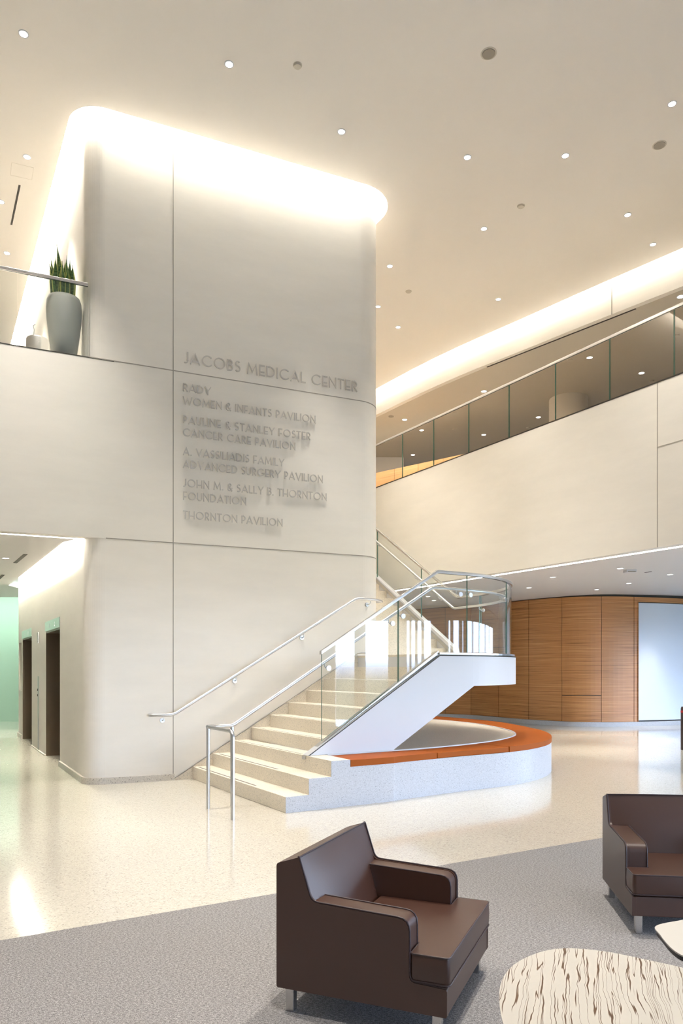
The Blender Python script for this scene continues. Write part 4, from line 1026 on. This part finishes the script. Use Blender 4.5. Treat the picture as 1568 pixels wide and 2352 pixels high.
def slot_diff(pa, pb, w, label):
    a_, b_ = V2(pa.x, pa.y), V2(pb.x, pb.y); n_ = (b_-a_).normalized(); n_ = V2(-n_.y, n_.x)
    m = MB(); q4 = [a_+n_*w/2, b_+n_*w/2, b_-n_*w/2, a_-n_*w/2]; zz = [pa.z, pb.z, pb.z, pa.z]
    m.add([(p.x, p.y, z-0.004) for p, z in zip(q4, zz)]+[(p.x, p.y, z) for p, z in zip(q4, zz)], [(0, 1, 2, 3), (7, 6, 5, 4), (0, 4, 5, 1), (1, 5, 6, 2), (2, 6, 7, 3), (3, 7, 4, 0)])
    o = obj('air_slot', m, M_DARK); o['label'] = label; o['category'] = 'air vent'
slot_diff(px(45, 425, ZC), px(26, 516, ZC), 0.028, 'short black linear air slot in the ceiling left of the tower')
slot_diff(px(1118.3, 843, ZL), px(1459.6, 709, ZL), 0.04, 'long thin black air slot in the lounge ceiling above the balcony rail')
def pz(x, y, f):
    z = 3.3
    for _ in range(8): p = px(x, y, z); z = f(p.x, p.y)
    return px(x, y, z)
slot_diff(pz(34.6, 1293, zlob), pz(58.7, 1272.7, zlob), 0.06, 'nearer short black air slot in the lobby ceiling')
slot_diff(pz(-12, 1338, zlob), pz(7.6, 1320, zlob), 0.06, 'farther black air slot in the lobby ceiling at the frame edge')
p = pz(1446, 1309, zlow)
t = thing('ceiling_box', 'small square fitting on the lower ceiling right of a downlight', 'fitting', tuple(p))
obj('housing', MB().box(-0.09, 0.09, -0.09, 0.09, -0.05, 0.0), M_WHITE, t, local=True, bevel=0.006)
obj('grille', MB().box(-0.07, 0.07, -0.092, -0.0905, -0.047, -0.03), M_GRILLE, t, local=True)
slot_diff(pz(1480, 1314.5, zlow), pz(1496, 1313, zlow), 0.05, 'small dark slot in the lower ceiling right of the square box')
pp = [px(x, y, ZC) for x, y in ((27, 373), (77, 385), (73, 413), (24, 402))]
m = MB()
for i in range(4): m.tube([pp[i]+Vector((0, 0, -0.001)), pp[(i+1) % 4]+Vector((0, 0, -0.001))], 0.0015, 4)
o = obj('access_panel', m, M_PLATE); o['label'] = 'faint square access panel outline in the ceiling left of the tower'; o['category'] = 'access panel'

# ------------------------------------------------------------------ bin cut by the right edge of the frame
c_ = px(1583, 1722, 0)
t = thing('litter_bin', 'slim dark brown bin with a red band at the right frame edge', 'bin', tuple(c_))
obj('body', MB().lathe([(0.15, 0.0), (0.15, 0.76), (0.14, 0.80), (0.02, 0.80)], (0, 0, 0), 32), M_BROWNPL, t, smooth=True, local=True)
obj('red_band', MB().lathe([(0.152, 0.69), (0.152, 0.73)], (0, 0, 0), 32), M_RED, t, smooth=True, local=True)

# ------------------------------------------------------------------ armchairs
def rounded(prof, r, n=4):
    out = []; N = len(prof)
    for i in range(N):
        p = V2(*prof[i]); a_ = V2(*prof[i-1])-p; b_ = V2(*prof[(i+1) % N])-p
        rr_ = r[i] if isinstance(r, (list, tuple)) else r
        rr_ = min(rr_, a_.length*0.45, b_.length*0.45)
        if rr_ < 0.002: out.append(p); continue
        p0 = p+a_.normalized()*rr_; p1 = p+b_.normalized()*rr_
        for k in range(n+1):
            t = k/n; out.append(p0*(1-t)**2+p*2*t*(1-t)+p1*t*t)
    return [(p.x, p.y) for p in out]
CW, CD = 0.80, 0.757
SIDE = [(0.0, 0.12), (0.0, 0.658), (0.105, 0.692), (0.165, 0.508), (0.60, 0.488), (0.60, 0.238), (CD, 0.232), (CD, 0.12)]
SR = [0.01, 0.014, 0.006, 0.03, 0.05, 0.03, 0.012, 0.01]
def make_chair(label, loc, rz):
    """local x = width, local y = towards the front, origin at the middle of the footprint"""
    t = thing('armchair', label, 'armchair', loc, rz, 'brown leather armchairs')
    O = (0, -CD/2, 0)
    Y, Z, X = (0, 1, 0), (0, 0, 1), (1, 0, 0)
    prof = rounded(SIDE, SR)
    for s in (-1, 1):
        x0, x1 = (s*CW/2, s*(CW/2-0.022))
        obj('side_panel', MB().extr(prof, O, Y, Z, X, min(x0, x1), max(x0, x1)), M_LEATHER, t, local=True, bevel=0.007, bseg=3)
        pp_ = [(s*(CW/2-0.006), a_-CD/2, b_) for a_, b_ in prof[:-5]]
        pip = [(s*(CW/2-0.006), a_-CD/2+0.002, b_+0.003) for a_, b_ in prof[10:-8]]
        obj('piping', MB().tube(pip, 0.0042, 8), M_PIPING, t, local=True, smooth=True)
        ap = rounded([(0.10, 0.24), (0.10, 0.50), (0.165, 0.507), (0.597, 0.487), (0.597, 0.24)], [0.01, 0.02, 0.02, 0.05, 0.01])
        xa, xb = s*(CW/2-0.024), s*(CW/2-0.125)
        obj('arm', MB().extr(ap, O, Y, Z, X, min(xa, xb), max(xa, xb)), M_LEATHER, t, local=True, bevel=0.012, bseg=3)
        pip = [(s*(CW/2-0.122), a_-CD/2+0.001, b_+0.001) for a_, b_ in ap[8:-2]]
        obj('piping', MB().tube(pip, 0.004, 8), M_PIPING, t, local=True, smooth=True)
    # backrest with a softly domed front
    m = MB(); nx, nz = 20, 18; wB = CW/2-0.0215
    vs = []; 
    def front(z, x):
        d = 0.105+0.326*max(0.0, 0.690-z)
        dome = 0.022*(1-abs(x/wB)**3)*math.sin(math.pi*min(1, max(0, (z-0.27)/0.43)))**0.7 if 0.27 < z < 0.70 else 0
        if abs(x) > CW/2-0.13 and z < 0.485: d = min(d, 0.15)
        return d+dome
    for i in range(nz+1):
        z = 0.25+(0.690-0.25)*i/nz
        for k in range(nx+1):
            x = -wB+2*wB*k/nx; vs.append((x, front(z, x)-CD/2, z+(0.004*(1-abs(x/wB)**2) if i == nz else 0)))
    fs = [(i*(nx+1)+k, i*(nx+1)+k+1, (i+1)*(nx+1)+k+1, (i+1)*(nx+1)+k) for i in range(nz) for k in range(nx)]
    b0 = len(vs)
    for k in range(nx+1): vs.append((-wB+2*wB*k/nx, 0.006-CD/2, 0.660))
    for k in range(nx+1): vs.append((-wB+2*wB*k/nx, 0.001-CD/2, 0.64))
    for k in range(nx+1): vs.append((-wB+2*wB*k/nx, 0.001-CD/2, 0.12))
    top = nz*(nx+1)
    for k in range(nx):
        fs += [(top+k, top+k+1, b0+k+1, b0+k), (b0+k, b0+k+1, b0+nx+1+k+1, b0+nx+1+k), (b0+nx+1+k, b0+nx+1+k+1, b0+2*(nx+1)+k+1, b0+2*(nx+1)+k)]
    for kk in (0, nx):
        fs.append(tuple([i*(nx+1)+kk for i in range(nz+1)]+[b0+kk, b0+nx+1+kk, b0+2*(nx+1)+kk]))
    m.add(vs, fs)
    obj('backrest', m, M_LEATHER, t, local=True, smooth=True, angle=50)
    obj('piping', MB().tube([(-wB-0.012+(2*wB+0.024)*k/16, front(0.69, -wB+2*wB*k/16)-CD/2+0.001, 0.692+0.004*(1-abs(-1+k/8)**2)) for k in range(17)], 0.0042, 8), M_PIPING, t, local=True, smooth=True)
    # base
    obj('base_frame', MB().extr(rounded([(0.004, 0.12), (0.004, 0.232), (CD-0.002, 0.232), (CD-0.002, 0.12)], 0.008), O, Y, Z, X, -CW/2+0.023, CW/2-0.023), M_LEATHER, t, local=True, bevel=0.006, bseg=3)
    # T shaped seat cushion
    xi = CW/2-0.128; xo = CW/2-0.004
    plan = [(-xi, 0.24), (xi, 0.24), (xi, 0.606), (xo, 0.606), (xo, CD+0.008), (-xo, CD+0.008), (-xo, 0.606), (-xi, 0.606)]
    plan = rounded(plan, [0.01, 0.01, 0.004, 0.012, 0.022, 0.022, 0.012, 0.004], 4)
    z0, z1 = 0.238, 0.356
    rows = [(0.985, z0), (1.0, z0+0.02), (1.006, (z0+z1)/2), (1.0, z1-0.012), (0.99, z1)]
    m = MB(); n_ = len(plan); cy = 0.50
    vs = [(x*s_, (cy+(y-cy)*s_)-CD/2, z) for s_, z in rows for x, y in plan]
    fs = [(r_*n_+i, r_*n_+(i+1) % n_, (r_+1)*n_+(i+1) % n_, (r_+1)*n_+i) for r_ in range(len(rows)-1) for i in range(n_)]
    m.add(vs, fs)
    tri = tessellate_polygon([[Vector((x, y, 0)) for x, y in plan]])
    m.add([(x*0.99, cy+(y-cy)*0.99-CD/2, z1) for x, y in plan], [tuple(q_) for q_ in tri])
    m.add([(x*0.985, cy+(y-cy)*0.985-CD/2, z0) for x, y in plan], [tuple(q_) for q_ in tri])
    cu = obj('seat_cushion', m, M_LEATHER, t, local=True, smooth=True, angle=50)
    for zz, sc_ in ((z1-0.003, 0.995), (z0+0.006, 0.997)):
        pth = [(x*sc_, cy+(y-cy)*sc_-CD/2, zz) for x, y in plan if y > 0.6]
        obj('piping', MB().tube(pth, 0.004, 8), M_PIPING, cu, local=True, smooth=True)
    for sx in (-1, 1):
        for sy in (0.05, CD-0.05):
            x = sx*(CW/2-0.045); y = sy-CD/2; a_, b_ = 0.019, 0.018
            m = MB(); vs = [(x+i*b_, y+j*b_, 0.012) for i, j in ((-1, -1), (1, -1), (1, 1), (-1, 1))]+[(x+i*a_, y+j*a_, 0.125) for i, j in ((-1, -1), (1, -1), (1, 1), (-1, 1))]
            m.add(vs, [(3, 2, 1, 0), (4, 5, 6, 7), (0, 1, 5, 4), (1, 2, 6, 5), (2, 3, 7, 6), (3, 0, 4, 7)])
            obj('leg', m, M_STEEL, t, local=True, bevel=0.002)
    return t
# chair one: corners read on the carpet
fl_, fr_, bl_ = px(1025, 2340, 0.12), px(1121.4, 2178, 0.12), px(634, 2267, 0.12)
fdir = V2(fl_.x-bl_.x, fl_.y-bl_.y).normalized()
cen = V2((fr_.x+bl_.x)/2, (fr_.y+bl_.y)/2)
make_chair('brown leather armchair in the foreground, seen from its side', (cen.x, cen.y, 0), ang(fdir)-math.pi/2)
fl2, bl2 = px(1450, 2102.9, 0.12), px(1384.3, 2018.6, 0.12)
fdir2 = V2(fl2.x-bl2.x, fl2.y-bl2.y).normalized(); right2 = V2(-fdir2.y, fdir2.x)
cen2 = V2((fl2.x+bl2.x)/2, (fl2.y+bl2.y)/2)+right2*CW/2
make_chair('brown leather armchair cut by the right frame edge, facing the tables', (cen2.x, cen2.y, 0), ang(fdir2)-math.pi/2)

# ------------------------------------------------------------------ low tables
def m_zebra():
    m = mat('zebra_grain_laminate', (0.8, 0.74, 0.66), 0.3, spec=0.4)
    tc = nd(m, 'ShaderNodeTexCoord'); mp = nd(m, 'ShaderNodeMapping'); L = m.node_tree.links
    L.new(tc.outputs['Object'], mp.inputs['Vector']); mp.inputs['Rotation'].default_value = (0, 0, math.radians(18))
    dn = noise(m, mp.outputs['Vector'], 3.2, 3, 0.55)
    add = nd(m, 'ShaderNodeVectorMath', operation='MULTIPLY_ADD'); L.new(dn.outputs['Color'], add.inputs[0]); add.inputs[1].default_value = (0.055, 0, 0); L.new(mp.outputs['Vector'], add.inputs[2])
    mp3 = nd(m, 'ShaderNodeMapping'); L.new(add.outputs[0], mp3.inputs['Vector']); mp3.inputs['Scale'].default_value = (50, 1.25, 1)
    n1 = noise(m, mp3.outputs['Vector'], 1.0, 1.0)
    r1 = ramp(m, n1.outputs['Fac'], [(0.37, (0, 0, 0)), (0.38, (1, 1, 1)), (0.40, (1, 1, 1)), (0.41, (0, 0, 0)), (0.56, (0, 0, 0)), (0.57, (1, 1, 1)), (0.59, (1, 1, 1)), (0.60, (0, 0, 0))])
    base(m, mixc(m, r1.outputs[0], (0.47, 0.435, 0.385), (0.09, 0.045, 0.022))); return m
M_ZEBRA = m_zebra()
M_TWHITE = mat('white_laminate', (0.50, 0.47, 0.43), 0.28, spec=0.5)
M_TEDGE = mat('dark_table_edge', (0.03, 0.025, 0.025), 0.5)
def table(name, label, pts, mtop, zt=0.40):
    c = sum((V2(*p) for p in pts), V2(0, 0))/len(pts)
    P = [p for p in catmull([V2(*p) for p in pts]+[V2(*pts[0])], 8)[:-1]]; P = P+P[:1]
    P = P[:-1]
    for _ in range(8): P = [(P[i-1]+P[i]*2+P[(i+1) % len(P)])/4 for i in range(len(P))]
    t = thing(name, label, 'table', (c.x, c.y, 0.012))
    L_ = [(p.x, p.y) for p in P]; inn = [(c.x+(p.x-c.x)*0.985, c.y+(p.y-c.y)*0.985) for p in P]
    obj('table_top', MB().prism(L_, zt-0.006, zt), mtop, t)
    obj('edge_band', MB().prism(inn, zt-0.026, zt-0.006), M_TEDGE, t)
    obj('pedestal', MB().lathe([(0.22, 0), (0.22, 0.012), (0.035, 0.02), (0.03, zt-0.04), (0.1, zt-0.038)], (c.x, c.y, 0.012), 32), M_STEEL, t, smooth=True, angle=40)
T1 = [V2(0.50, 2.30), V2(0.527, 2.48), V2(0.575, 2.64), V2(0.667, 2.79), V2(0.835, 2.915), V2(1.01, 2.895), V2(1.163, 2.797), V2(1.30, 2.69), V2(1.42, 2.52), V2(1.46, 2.25), V2(1.36, 1.95), V2(1.12, 1.78), V2(0.82, 1.78), V2(0.60, 1.92), V2(0.51, 2.10)]
table('side_table', 'low rounded table with black zebra grain on a cream top', T1, M_ZEBRA)
b1 = px(1568, 2112.9, 0.40); b0 = px(1513, 2142.9, 0.40); b2_ = px(1568, 2191, 0.40)
T2 = [V2(b0.x, b0.y), V2(b0.x+0.02, b0.y+0.09), V2(b1.x, b1.y), V2(b1.x+0.25, b1.y+0.10), V2(b1.x+0.55, b1.y+0.02), V2(b1.x+0.68, b1.y-0.28), V2(b1.x+0.55, b1.y-0.60), V2(b1.x+0.25, b1.y-0.62), V2(b2_.x+0.05, b2_.y-0.07), V2(b2_.x-0.02, b2_.y+0.03)]
table('side_table', 'plain cream white low table at the right frame edge', T2, M_TWHITE)
